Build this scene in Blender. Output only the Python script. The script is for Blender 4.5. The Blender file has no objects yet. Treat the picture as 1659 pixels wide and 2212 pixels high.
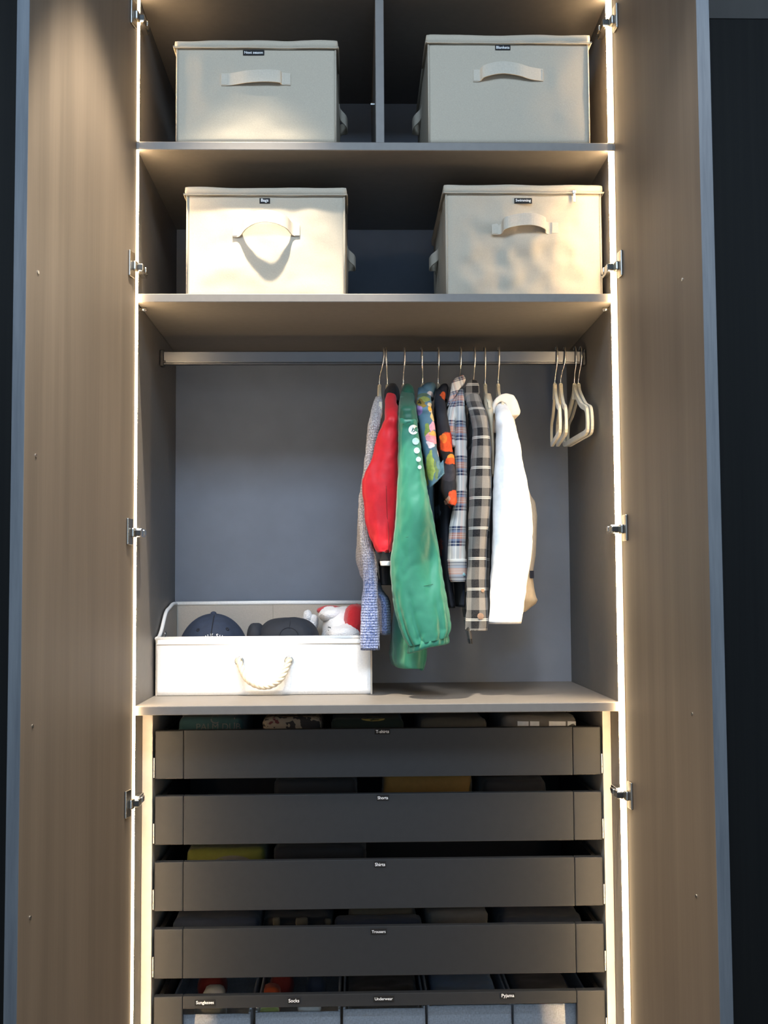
import bpy, bmesh, math, random
from mathutils import Vector, Matrix, noise
from mathutils.bvhtree import BVHTree
random.seed(7)
SC = bpy.context.scene
COL = SC.collection
PI = math.pi
sin, cos = math.sin, math.cos

# ------------------------------------------------------------------ camera
CF = 2583.78; IW, IH = 1659, 2212
CAM = Vector((-.0495, -2.474, 1.5)); YAW, PIT, ROL = .0256, .0639, -.0063
_r = Vector((cos(YAW), -sin(YAW), 0)); _h = Vector((sin(YAW), cos(YAW), 0)); _z = Vector((0, 0, 1))
FW = cos(PIT)*_h + sin(PIT)*_z; _u = -sin(PIT)*_h + cos(PIT)*_z
RT = cos(ROL)*_r + sin(ROL)*_u; UP = cos(ROL)*_u - sin(ROL)*_r
cd = bpy.data.cameras.new('camera'); cam = bpy.data.objects.new('camera', cd); COL.objects.link(cam)
cd.sensor_fit = 'VERTICAL'; cd.sensor_height = 24; cd.sensor_width = 24; cd.lens = CF/IH*24; cd.clip_start = .05
M = Matrix.Identity(4)
for i in range(3):
    M[i][0] = RT[i]; M[i][1] = UP[i]; M[i][2] = -FW[i]; M[i][3] = CAM[i]
cam.matrix_world = M
SC.camera = cam

# ------------------------------------------------------------------ light and exposure
SC.view_settings.view_transform = 'Standard'; SC.view_settings.look = 'None'
SC.view_settings.gamma = 1; SC.view_settings.use_curve_mapping = False
SC.view_settings.exposure = 0.0
w = bpy.data.worlds.new('world'); SC.world = w; w.use_nodes = True
w.node_tree.nodes['Background'].inputs[0].default_value = (.62, .78, 1, 1)
w.node_tree.nodes['Background'].inputs[1].default_value = .05
def light(name, kind, loc, target, power, color, **kw):
    l = bpy.data.lights.new(name, kind); l.energy = power; l.color = color
    for k, v in kw.items(): setattr(l, k, v)
    o = bpy.data.objects.new(name, l); COL.objects.link(o); o.location = loc
    d = Vector(target) - Vector(loc); o.rotation_euler = d.to_track_quat('-Z', 'Y').to_euler(); return o
# daylight through the glazed side of the room opposite the wardrobe
light('window_daylight', 'AREA', (.25, -4.3, 1.45), (.25, 0, 1.45), 45, (.54, .76, 1), shape='RECTANGLE', size=3.4, size_y=2.3)
# roof light in the ceiling between the window and the wardrobe
light('rooflight_daylight', 'AREA', (-.1, -1.75, 3.25), (-.1, -.9, 1.6), 125, (.62, .80, 1), shape='RECTANGLE', size=1.8, size_y=.9)
# two ceiling downlights, one close to the wardrobe, one further out
light('downlight_near', 'SPOT', (-.26, -.33, 3.25), (-.26, -.33, 0), 440, (1, .86, .66), spot_size=math.radians(50), spot_blend=.4, shadow_soft_size=.018)
light('downlight_far', 'SPOT', (.16, -1.0, 3.25), (.16, -.96, 0), 130, (1, .95, .88), spot_size=math.radians(84), spot_blend=.15, shadow_soft_size=.12)
LED_COLOR = (1, .70, .38); LED_POWER = 112.0

# ------------------------------------------------------------------ helpers
def at(px, py, Y):
    d = FW + RT*((px - 829.5)/CF) - UP*((py - 1106)/CF)
    return CAM + d*((Y - CAM.y)/d.y)
def org(p):
    o = Vector((0, 0, 0))
    while p is not None: o += p.location; p = p.parent
    return o
def thing(name, loc, label, cat, group=None):
    o = bpy.data.objects.new(name, None); COL.objects.link(o); o.location = loc; o.empty_display_size = .05
    return tag(o, label, cat, group)
def tag(o, label, cat, group=None):
    o['label'] = label; o['category'] = cat
    if group: o['group'] = group
    return o
def mob(name, vs, fs, m, parent=None, smooth=False, uv=None, mats=None, midx=None):
    """one mesh object from world-space vertices; stored relative to its parent"""
    o0 = org(parent)
    me = bpy.data.meshes.new(name); me.from_pydata([tuple(Vector(v) - o0) for v in vs], [], fs)
    for mm in (mats or [m]): me.materials.append(mm)
    if midx: me.polygons.foreach_set('material_index', midx)
    if uv:
        l = me.uv_layers.new(name='UVMap')
        for lp in me.loops: l.data[lp.index].uv = uv[lp.vertex_index]
    if smooth: me.polygons.foreach_set('use_smooth', [True]*len(me.polygons))
    me.update()
    o = bpy.data.objects.new(name, me); COL.objects.link(o); o.parent = parent
    return o
def bm_out(bm):
    bm.verts.ensure_lookup_table(); bm.verts.index_update()
    r = [v.co.copy() for v in bm.verts], [[v.index for v in f.verts] for f in bm.faces]
    bm.free(); return r
def box_vf(x0, x1, y0, y1, z0, z1, bev=.0, seg=2):
    bm = bmesh.new(); bmesh.ops.create_cube(bm, size=1)
    for v in bm.verts: v.co = Vector(((x0+x1)/2 + v.co.x*(x1-x0), (y0+y1)/2 + v.co.y*(y1-y0), (z0+z1)/2 + v.co.z*(z1-z0)))
    if bev: bmesh.ops.bevel(bm, geom=bm.edges[:], offset=bev, segments=seg, affect='EDGES', profile=.5)
    return bm_out(bm)
def box(name, x0, x1, y0, y1, z0, z1, m, parent=None, bev=.001, seg=2):
    v, f = box_vf(x0, x1, y0, y1, z0, z1, bev, seg)
    return mob(name, v, f, m, parent)
def join(*parts):
    V, Fc = [], []
    for v, f in parts:
        n = len(V); V += list(v); Fc += [[i+n for i in q] for q in f]
    return V, Fc
def xf(vf, mat): return [mat @ Vector(v) for v in vf[0]], vf[1]
def tube_vf(pts, r, n=8, cap=True):
    pts = [Vector(p) for p in pts]; V, Fc = [], []
    rr = r if isinstance(r, (list, tuple)) else [r]*len(pts)
    nrm = None
    for i, p in enumerate(pts):
        t = (pts[min(i+1, len(pts)-1)] - pts[max(i-1, 0)]).normalized()
        if nrm is None:
            a = Vector((0, 0, 1)) if abs(t.z) < .9 else Vector((1, 0, 0)); nrm = t.cross(a).normalized()
        else: nrm = (nrm - t*nrm.dot(t)).normalized()
        b = t.cross(nrm)
        for k in range(n):
            a = 2*PI*k/n; V.append(p + (nrm*cos(a) + b*sin(a))*rr[i])
    for i in range(len(pts)-1):
        for k in range(n):
            Fc.append([i*n+k, i*n+(k+1) % n, (i+1)*n+(k+1) % n, (i+1)*n+k])
    if cap: Fc += [list(range(n))[::-1], [(len(pts)-1)*n+k for k in range(n)]]
    return V, Fc
def smooth_path(pts, k=6):
    pts = [Vector(p) for p in pts]; out = []
    for i in range(len(pts)-1):
        p0, p1, p2, p3 = pts[max(i-1, 0)], pts[i], pts[i+1], pts[min(i+2, len(pts)-1)]
        for j in range(k):
            t = j/k
            out.append(.5*((2*p1) + (p2-p0)*t + (2*p0-5*p1+4*p2-p3)*t*t + (3*p1-p0-3*p2+p3)*t**3))
    out.append(pts[-1]); return out
def cyl_vf(c, axis, r, h, n=16, bev=0):
    """solid disc centred at c along axis"""
    c = Vector(c); ax = Vector(axis).normalized()
    e = ax*h/2
    if bev: return tube_vf([c-e, c-e*.999, c+e*(1-bev), c+e], [r, r, r, r*(1-bev)], n)
    return tube_vf([c-e, c+e], r, n)
def soft_box(x0, x1, y0, y1, z0, z1, r=.006, step=.02, disp=None):
    """rounded box with a lattice surface that disp(p, n) can push about"""
    nx, ny, nz = [max(2, int(round(d/step))) for d in (x1-x0, y1-y0, z1-z0)]
    idx, V, Fc = {}, [], []
    def vid(i, j, k):
        if (i, j, k) in idx: return idx[(i, j, k)]
        p = Vector((x0+(x1-x0)*i/nx, y0+(y1-y0)*j/ny, z0+(z1-z0)*k/nz))
        q = Vector((min(max(p.x, x0+r), x1-r), min(max(p.y, y0+r), y1-r), min(max(p.z, z0+r), z1-r)))
        d = p - q
        n = d.normalized() if d.length > 1e-9 else Vector((0, 0, 1))
        p = q + n*r
        if disp: p = p + disp(p, n)
        idx[(i, j, k)] = len(V); V.append(p); return idx[(i, j, k)]
    for i in range(nx):
        for j in range(ny):
            Fc.append([vid(i, j, 0), vid(i, j+1, 0), vid(i+1, j+1, 0), vid(i+1, j, 0)])
            Fc.append([vid(i, j, nz), vid(i+1, j, nz), vid(i+1, j+1, nz), vid(i, j+1, nz)])
    for i in range(nx):
        for k in range(nz):
            Fc.append([vid(i, 0, k), vid(i+1, 0, k), vid(i+1, 0, k+1), vid(i, 0, k+1)])
            Fc.append([vid(i, ny, k), vid(i, ny, k+1), vid(i+1, ny, k+1), vid(i+1, ny, k)])
    for j in range(ny):
        for k in range(nz):
            Fc.append([vid(0, j, k), vid(0, j, k+1), vid(0, j+1, k+1), vid(0, j+1, k)])
            Fc.append([vid(nx, j, k), vid(nx, j+1, k), vid(nx, j+1, k+1), vid(nx, j, k+1)])
    return V, Fc
def N3(p, s=1, seed=0): return noise.noise(Vector((p.x*s+seed*7.3, p.y*s+seed*3.1, p.z*s-seed*5.7)))
def rings_vf(rings, n=32, sub=5, disp=None, cap_top=True, cap_bot=True, tuck=.0, ex=2.3):
    """loft of horizontal closed rings (cx, cy, z, hx, hy); returns verts, faces, uv (metres round, metres along)"""
    P = [Vector((r[0], r[1], r[2])) for r in rings]; H = [Vector((r[3], r[4], 0)) for r in rings]
    P, H = smooth_path(P, sub), smooth_path(H, sub)
    V, Fc, uv = [], [], []
    run = 0
    for i, (p, h) in enumerate(zip(P, H)):
        if i: run += (P[i]-P[i-1]).length
        for k in range(n):
            a = 2*PI*k/n - PI/2
            ca, sa = cos(a), sin(a)
            q = p + Vector((math.copysign(abs(ca)**(2/ex), ca)*max(h.x, .0015), math.copysign(abs(sa)**(2/ex), sa)*max(h.y, .0015), 0))
            if disp: q = q + disp(q, Vector((ca, sa, 0)), i/(len(P)-1))
            V.append(q)
            uv.append((q.x + (0 if sa < 0 else .31) + (q.y-p.y)*.8, p.z))
    for i in range(len(P)-1):
        for k in range(n): Fc.append([i*n+k, (i+1)*n+k, (i+1)*n+(k+1) % n, i*n+(k+1) % n])
    if cap_top:
        V.append(P[0] + Vector((0, 0, .002))); uv.append((P[0].x, P[0].z)); c = len(V)-1
        for k in range(n): Fc.append([c, k, (k+1) % n])
    if cap_bot:
        b = (len(P)-1)*n; e = P[-1]
        if tuck:
            s = len(V)
            for k in range(n):
                q = V[b+k]; V.append(Vector((e.x+(q.x-e.x)*.86, e.y+(q.y-e.y)*.86, q.z+tuck))); uv.append(uv[b+k])
            for k in range(n): Fc.append([b+k, s+k, s+(k+1) % n, b+(k+1) % n])
            b = s; e = e + Vector((0, 0, tuck))
        V.append(e); uv.append((e.x, e.z)); c = len(V)-1
        for k in range(n): Fc.append([b+k, c, b+(k+1) % n])
    return V, Fc, uv
def px_rings(rows):
    """rows (py, left px, right px, depth, half depth) -> rings in the room"""
    out = []
    for py, a, b, Y, hd in rows:
        A, B = at(a, py, Y), at(b, py, Y); c = (A+B)/2
        out.append((c.x, Y, c.z, abs(B.x-A.x)/2, hd))
    return out
def prism_vf(outline, Y0, Y1, bev=.002, sub=0):
    """solid cut from a pixel outline at depth Y0, running back to Y1"""
    bm = bmesh.new(); pts = [at(x, y, Y0) for x, y in outline]
    f = [bm.verts.new((p.x, Y0, p.z)) for p in pts]; b = [bm.verts.new((p.x, Y1, p.z)) for p in pts]; n = len(f)
    bm.faces.new(f); bm.faces.new(b[::-1])
    for i in range(n): bm.faces.new([f[i], b[i], b[(i+1) % n], f[(i+1) % n]])
    bmesh.ops.recalc_face_normals(bm, faces=bm.faces[:])
    if bev: bmesh.ops.bevel(bm, geom=bm.edges[:], offset=bev, segments=2, affect='EDGES', profile=.5, clamp_overlap=True)
    bmesh.ops.triangulate(bm, faces=[q for q in bm.faces if len(q.verts) > 4])
    return bm_out(bm)
def bvh(vf): return BVHTree.FromPolygons([tuple(v) for v in vf[0]], [list(f) for f in vf[1]])
def text_vf(s, depth=.0005, bold=.012):
    cu = bpy.data.curves.new('lettering', 'FONT'); cu.body = s; cu.offset = bold; cu.resolution_u = 3
    ob = bpy.data.objects.new('lettering', cu); COL.objects.link(ob)
    dg = bpy.context.evaluated_depsgraph_get(); me = bpy.data.meshes.new_from_object(ob.evaluated_get(dg))
    V = [v.co.copy() for v in me.vertices]; Fc = [list(p.vertices) for p in me.polygons]
    bpy.data.objects.remove(ob); bpy.data.curves.remove(cu); bpy.data.meshes.remove(me)
    xs = [v.x for v in V]; ys = [v.y for v in V]; cx, cy = (min(xs)+max(xs))/2, (min(ys)+max(ys))/2
    W, Hh = max(xs)-min(xs), max(ys)-min(ys)
    return [Vector((v.x-cx, v.y-cy, 0)) for v in V], Fc, W, Hh
def name_tag(parent, cx, cy, wpx, hpx, Y, text, tilt=0):
    c = at(cx, cy, Y); sc = (Y-CAM.y)/CF; hw, hh = wpx*sc/2, hpx*sc/2
    v, f = box_vf(c.x-hw, c.x+hw, Y-.0012, Y+.0002, c.z-hh, c.z+hh, .0003, 1)
    tv, tf, W, Hh = text_vf(text); k = min(hw*2*.86/W, hh*2*.74/Hh)
    v2 = [Vector((c.x+p.x*k, Y-.0016, c.z+p.y*k)) for p in tv]
    V, Fc = join((v, f), (v2, tf))
    return mob('name_tag', V, Fc, None, parent, mats=[MT['tag_black'], MT['tag_white']], midx=[0]*len(f)+[1]*len(tf))

# ------------------------------------------------------------------ materials
MT = {}
def srgb(r, g, b):
    return tuple((c/255/12.92 if c/255 <= .04045 else ((c/255+.055)/1.055)**2.4) for c in (r, g, b)) + (1,)
class NT:
    def __init__(s, name, rough=.6, metal=0, sheen=0, spec=.5):
        s.m = bpy.data.materials.new(name); s.m.use_nodes = True; s.t = s.m.node_tree; s.N = s.t.nodes; s.L = s.t.links
        s.b = s.N['Principled BSDF']; s.b.inputs['Roughness'].default_value = rough; s.b.inputs['Metallic'].default_value = metal
        s.b.inputs['Specular IOR Level'].default_value = spec
        if sheen: s.b.inputs['Sheen Weight'].default_value = sheen
        MT[name] = s.m
    def n(s, typ, **kw):
        x = s.N.new(typ)
        for k, v in kw.items(): setattr(x, k, v)
        return x
    def lk(s, a, b): s.L.new(a, b)
    def obj(s): return s.n('ShaderNodeNewGeometry').outputs['Position']
    def mapped(s, src, scale):
        m = s.n('ShaderNodeMapping'); m.inputs['Scale'].default_value = scale; s.lk(src, m.inputs['Vector']); return m.outputs[0]
    def noise(s, src, scale, detail=3, rough=.5):
        x = s.n('ShaderNodeTexNoise'); x.inputs['Scale'].default_value = scale; x.inputs['Detail'].default_value = detail
        x.inputs['Roughness'].default_value = rough; s.lk(src, x.inputs['Vector']); return x.outputs['Fac']
    def ramp(s, fac, stops, interp='LINEAR'):
        r = s.n('ShaderNodeValToRGB'); r.color_ramp.interpolation = interp; e = r.color_ramp.elements
        while len(e) < len(stops): e.new(.5)
        for el, (p, c) in zip(e, stops): el.position = p; el.color = c
        s.lk(fac, r.inputs[0]); return r.outputs[0]
    def math(s, op, a, b=None, c=None):
        x = s.n('ShaderNodeMath', operation=op)
        for i, v in enumerate((a, b, c)):
            if v is None: continue
            if isinstance(v, (int, float)): x.inputs[i].default_value = v
            else: s.lk(v, x.inputs[i])
        return x.outputs[0]
    def mix(s, fac, a, b, mode='MIX'):
        x = s.n('ShaderNodeMix', data_type='RGBA', blend_type=mode)
        for i, v in ((0, fac), (6, a), (7, b)):
            if isinstance(v, (int, float)): x.inputs[i].default_value = v
            elif isinstance(v, tuple): x.inputs[i].default_value = v
            else: s.lk(v, x.inputs[i])
        return x.outputs[2]
    def color(s, c):
        if isinstance(c, tuple): s.b.inputs['Base Color'].default_value = c
        else: s.lk(c, s.b.inputs['Base Color'])
        return s
    def bump(s, h, strength=.3, dist=.002):
        b = s.n('ShaderNodeBump'); b.inputs['Strength'].default_value = strength; b.inputs['Distance'].default_value = dist
        s.lk(h, b.inputs['Height']); s.lk(b.outputs[0], s.b.inputs['Normal']); return s
def plain(name, c, rough=.6, metal=0, var=.08, vs=30, bump=0, bs=300, sheen=0, spec=.5):
    t = NT(name, rough, metal, sheen, spec); p = t.obj()
    d = tuple(x*(1-var) for x in c[:3])+(1,); l = tuple(min(1, x*(1+var)) for x in c[:3])+(1,)
    t.color(t.ramp(t.noise(p, vs), [(.3, d), (.7, l)]))
    if bump: t.bump(t.noise(p, bs, 2), bump, .001)
    return t.m
def wood(name, c1, c2, rough=.5, stretch=(55, 55, 1.1), fine=(420, 420, 5), spec=.4, fa=.25):
    t = NT(name, rough, spec=spec); p = t.obj()
    a = t.noise(t.mapped(p, stretch), 1, 3); b = t.noise(t.mapped(p, fine), 1, 2)
    f = t.math('ADD', t.math('MULTIPLY', a, 1-fa), t.math('MULTIPLY', b, fa))
    t.color(t.ramp(f, [(.33, c1), (.67, c2)])); t.bump(b, .12, .0006); return t.m
wood('door_wood', (.080, .064, .050, 1), (.112, .090, .070, 1), .55, (22, 22, .8), (260, 260, 4))
wood('dark_wood', (.0055, .006, .0065, 1), (.009, .0095, .0095, 1), .6, (90, 90, 1.2), (500, 500, 6), spec=.2)
wood('edge_wood', (.075, .085, .10, 1), (.12, .132, .148, 1), .6, (60, 60, 3), (300, 300, 20))
plain('laminate', (.138, .127, .118, 1), .5, var=.05, vs=60, bump=.05, bs=900, spec=.4)
plain('laminate_back', (.148, .174, .222, 1), .6, var=.05, vs=14, bump=.08, bs=700, spec=.25)  # blue daylight cast put into the back panel colour
plain('laminate_pale', (.50, .46, .40, 1), .45, var=.04, vs=60)
plain('drawer_grey', (.022, .023, .025, 1), .5, var=.05, vs=60, bump=.06, bs=900, spec=.25)
plain('drawer_inner', (.02, .02, .021, 1), .7, var=.05)
plain('metal_rail', (.15, .155, .165, 1), .34, .85, var=.03, vs=20)
plain('chrome', (.70, .68, .64, 1), .22, 1, var=.03)
plain('nickel', (.36, .345, .32, 1), .3, 1, var=.03)
plain('runner_steel', (.16, .16, .17, 1), .3, .9, var=.03)
plain('black_plastic', (.012, .012, .012, 1), .4)
plain('tag_black', (.012, .012, .013, 1), .7, var=.02, spec=.2)
plain('tag_white', (.8, .8, .8, 1), .6, var=.02)
plain('room_white', (.40, .38, .36, 1), .8, var=.03)
plain('floor_oak', (.20, .15, .10, 1), .5, var=.2, vs=8)
t = NT('led', .5); t.b.inputs['Emission Color'].default_value = LED_COLOR + (1,); t.b.inputs['Emission Strength'].default_value = LED_POWER; t.color((.8, .7, .5, 1))
t = NT('led_rim', .5); t.b.inputs['Emission Color'].default_value = LED_COLOR + (1,); t.b.inputs['Emission Strength'].default_value = 4; t.color((.8, .7, .5, 1))
def canvas(name, c, rough=.85, wv=900, bump=.25, var=.05):
    t = NT(name, rough, spec=.25); p = t.obj()
    a = t.noise(t.mapped(p, (wv, wv, wv*.35)), 1, 1); b = t.noise(t.mapped(p, (wv*.35, wv, wv)), 1, 1)
    f = t.math('MULTIPLY', t.math('ADD', a, b), .5)
    d = tuple(x*(1-var) for x in c[:3])+(1,); l = tuple(min(1, x*(1+var)) for x in c[:3])+(1,)
    t.color(t.ramp(f, [(.35, d), (.65, l)])); t.bump(f, bump, .0008); return t.m
canvas('canvas', (.40, .355, .285, 1))
canvas('canvas_strap', (.46, .415, .345, 1), wv=600)
canvas('canvas_seam', (.37, .335, .275, 1))
canvas('bin_white', (.86, .86, .86, 1), wv=600)
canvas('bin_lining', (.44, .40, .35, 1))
canvas('linen_grey', (.50, .53, .58, 1), wv=500, bump=.5, var=.16)
plain('rope', (.70, .60, .45, 1), .8, var=.1, vs=200)
t = NT('glass', .05); t.N.remove(t.b)
_g = t.n('ShaderNodeBsdfGlossy'); _g.inputs['Roughness'].default_value = .03; _t = t.n('ShaderNodeBsdfTransparent'); _m = t.n('ShaderNodeMixShader'); _f = t.n('ShaderNodeFresnel')
_f.inputs[0].default_value = 1.3
t.lk(_f.outputs[0], _m.inputs[0]); t.lk(_t.outputs[0], _m.inputs[1]); t.lk(_g.outputs[0], _m.inputs[2]); t.lk(_m.outputs[0], t.N['Material Output'].inputs[0])

# ------------------------------------------------------------------ room
def struct(o): o['kind'] = 'structure'; return o
struct(box('floor', -2.6, 2.6, -4.5, .7, -.05, 0, MT['floor_oak'], bev=0))
struct(box('ceiling', -2.6, 2.6, -4.5, .7, 3.27, 3.32, MT['room_white'], bev=0))
struct(box('wall_back', -2.6, 2.6, .62, .70, 0, 3.27, MT['room_white'], bev=0))
struct(box('wall_left', -2.66, -2.6, -4.5, .7, 0, 3.27, MT['room_white'], bev=0))
struct(box('wall_right', 2.6, 2.66, -4.5, .7, 0, 3.27, MT['room_white'], bev=0))

struct(mob('window_1', *join(box_vf(-1.06, 0.86, -2.29, -2.23, 3.20, 3.268, .004), box_vf(-1.06, 0.86, -1.27, -1.21, 3.20, 3.268, .004), box_vf(-1.06, -1.0, -2.23, -1.27, 3.20, 3.268, .004), box_vf(.80, .86, -2.23, -1.27, 3.20, 3.268, .004)), MT['room_white']))
struct(mob('window_2', *join(box_vf(-1.56, 2.06, -4.36, -4.30, .22, .30, .004), box_vf(-1.56, 2.06, -4.36, -4.30, 2.60, 2.68, .004), box_vf(-1.56, -1.47, -4.36, -4.30, .30, 2.60, .004), box_vf(1.97, 2.06, -4.36, -4.30, .30, 2.60, .004)), MT['room_white']))

# ------------------------------------------------------------------ wardrobe carcass
ZA0, ZA1, ZB0, ZB1, ZC0, ZC1, ZT = 2.4236, 2.4416, 2.0994, 2.1174, 1.2445, 1.2630, 2.757
DP = .56
WR = thing('wardrobe', (0, .28, 0), 'tall built-in wardrobe with both doors open, lit shelves and drawers', 'wardrobe')
LAM = MT['laminate']
box('side_panel', -.52, -.5, .0015, DP, 0, 2.80, LAM, WR)
box('side_panel', .5, .52, .0015, DP, 0, 2.80, LAM, WR)
box('back_panel', -.52, .52, DP, DP+.016, 0, 2.80, MT['laminate_back'], WR)
box('top_panel', -.5, .5, .001, DP, ZT, ZT+.02, LAM, WR)
box('shelf', -.503, .506, -.002, DP, ZA0, ZA1, LAM, WR, .0015)
box('shelf', -.4995, .4995, 0, DP, ZB0, ZB1, LAM, WR, .0015)
box('shelf', -.4995, .4995, 0, DP, ZC0, ZC1, LAM, WR, .0015)
dx = at(820.5, 200, .004).x
box('divider', dx-.0092, dx+.0092, .004, DP, ZA1, ZT, LAM, WR)
for x, y in ((803, 5), (797, 225)):
    p = at(x, y, .1); v, f = cyl_vf((dx-.013, .1, p.z), (1, 0, 0), .0035, .010, 10); mob('shelf_pin', v, f, MT['chrome'], WR)
for s, x in ((-1, -.494), (1, .494)):
    v, f = cyl_vf((x, .045, ZB0-.005), (1, 0, 0), .0042, .014, 10); mob('shelf_pin', v, f, MT['chrome'], WR, True)
# filler boards beside the drawers
box('spacer', -.4995, -.4775, .1, DP, .12, ZC0, MT['laminate_pale'], WR)
box('spacer', .4815, .4995, .1, DP, .12, ZC0, MT['laminate_pale'], WR)
box('plinth', -.4995, .4995, .05, DP, 0, .10, LAM, WR)
# light strips in the front edges of the side panels
for z0, z1 in ((.02, ZA0-.001), (ZA1+.001, ZT+.03)):
    for sd, x0, x1 in ((1, -.5013, -.4968), (-1, .4955, .5070)):      # the diffuser points into the cabinet, its rim shows at the front
        v, f = box_vf(x0, x1, -.006, .001, z0, z1, 0)
        mid_ = []
        for q in f:
            n_ = (v[q[1]]-v[q[0]]).cross(v[q[2]]-v[q[1]]).normalized(); mid_.append(0 if (n_.y > .5 or n_.x*sd > .5) else 1)
        mob('led_strip', v, f, None, WR, mats=[MT['led'], MT['led_rim']], midx=mid_)
# hanging rail
rz0, rz1 = 2.0255, 2.0575
v, f = join(box_vf(-.497, .497, .3025, .3175, rz0+.003, rz1, .003), box_vf(-.497, .497, .3005, .3195, rz0, rz0+.003, .001))
RAIL = mob('hanging_rail', v, f, MT['metal_rail'], WR)
for s in (-1, 1):
    x0, x1 = sorted((s*.4995, s*.490))
    v, f = join(box_vf(x0, x1, .298, .322, rz0-.004, rz1+.002, .002), cyl_vf((s*.489, .3, rz0+.006), (1, 0, 0), .0025, .006, 8))
    mob('rail_bracket', v, f, MT['black_plastic'], RAIL)
# doors
def door(s, piv, ang, width=.5, th=.022):
    a = math.radians(ang); d = Vector((s*sin(a), -cos(a), 0)); nrm = Vector((s*cos(a), sin(a), 0))   # nrm points outwards
    P0 = Vector(piv)
    def slab(t0, t1, o0, o1, z0, z1, bev):
        v, f = box_vf(0, 1, 0, 1, 0, 1, 0)
        bm = bmesh.new(); vs = [bm.verts.new(P0 + d*(t0+(t1-t0)*p.x) + nrm*(o0+(o1-o0)*p.y) + Vector((0, 0, z0+(z1-z0)*p.z))) for p in v]
        for q in f: bm.faces.new([vs[i] for i in q])
        bmesh.ops.recalc_face_normals(bm, faces=bm.faces[:])
        if bev: bmesh.ops.bevel(bm, geom=bm.edges[:], offset=bev, segments=2, affect='EDGES')
        return bm_out(bm)
    v, f = slab(0, width-.001, 0, th-.001, .06, 2.86, 0)
    D = mob('door', v, f, MT['door_wood'], WR)
    v, f = slab(width-.001, width+.001, -.0003, th, .06, 2.86, .0005); mob('edge_band', v, f, MT['edge_wood'], D)
    v, f = slab(0, width, th-.001, th+.001, .06, 2.86, .0005); mob('outer_veneer', v, f, MT['dark_wood'], D)
    return D, P0, d, nrm
DL, LP, Ld, Ln = door(-1, (-.5016, -.008, 0), 10.4)
DR, RP, Rd, Rn = door(1, (.5085, -.008, 0), 3.5)
for D, P0, d, nrm, t, zs in ((DL, LP, Ld, Ln, .455, ((84, 590), (80, 985), (72, 1568), (66, 1980))), (DR, RP, Rd, Rn, .40, ((1508, 1548), (1522, 1950), (1481, 590)))):
    for px, py in zs:
        z = at(px, py, -.45).z; c = P0 + d*t + Vector((0, 0, z))
        v, f = cyl_vf(c - nrm*.0004, nrm, .0032, .0012, 10); mob('screw_cap', v, f, MT['chrome'], D)
# hinges
def hinge(s, z, P0, d, nrm):
    # bracket on the cabinet side, arm across the light strip, plate screwed to the door
    x = s*.4995
    def bxs(x0, x1, *r): return box_vf(min(x0, x1), max(x0, x1), *r)
    v, f = join(bxs(x, x-s*.013, .004, .050, z-.009, z+.009, .002), bxs(x-s*.012, x-s*.018, .010, .030, z-.006, z+.006, .002))
    H = mob('hinge', v, f, MT['chrome'], WR)
    for yy in (.036, .045):
        q, g = cyl_vf((x-s*.0135, yy, z), (1, 0, 0), .0035, .003, 8); mob('screw', q, g, MT['black_plastic'], H)
    b = bxs(x-s*.016, x-s*.001, -.020, .012, z-.010, z+.006, .003)
    a2 = box_vf(-1, 1, -1, 1, -1, 1, 0)
    mob('hinge_arm', *b, MT['chrome'], H)
    q = bxs(x-s*.0150, x-s*.0030, -.0212, -.019, z-.0075, z+.0035, .001); mob('hinge_joint', *q, MT['black_plastic'], H)
    R = Matrix((( -nrm.x, d.x, 0, 0), (-nrm.y, d.y, 0, 0), (0, 0, 1, 0), (0, 0, 0, 1)))
    pl = xf(join(box_vf(0, .0045, .012, .040, -.027, .027, .0015), box_vf(.004, .011, .006, .026, -.012, .008, .003)), Matrix.Translation(P0 + Vector((0, 0, z))) @ R)
    mob('cup_plate', *pl, MT['nickel'], H)
for y in (45, 580, 1150, 1730): hinge(-1, at(292, y, 0).z, LP, Ld, Ln)
for y in (55, 580, 1142, 1712): hinge(1, at(1335, y, 0).z, RP, Rd, Rn)

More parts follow.
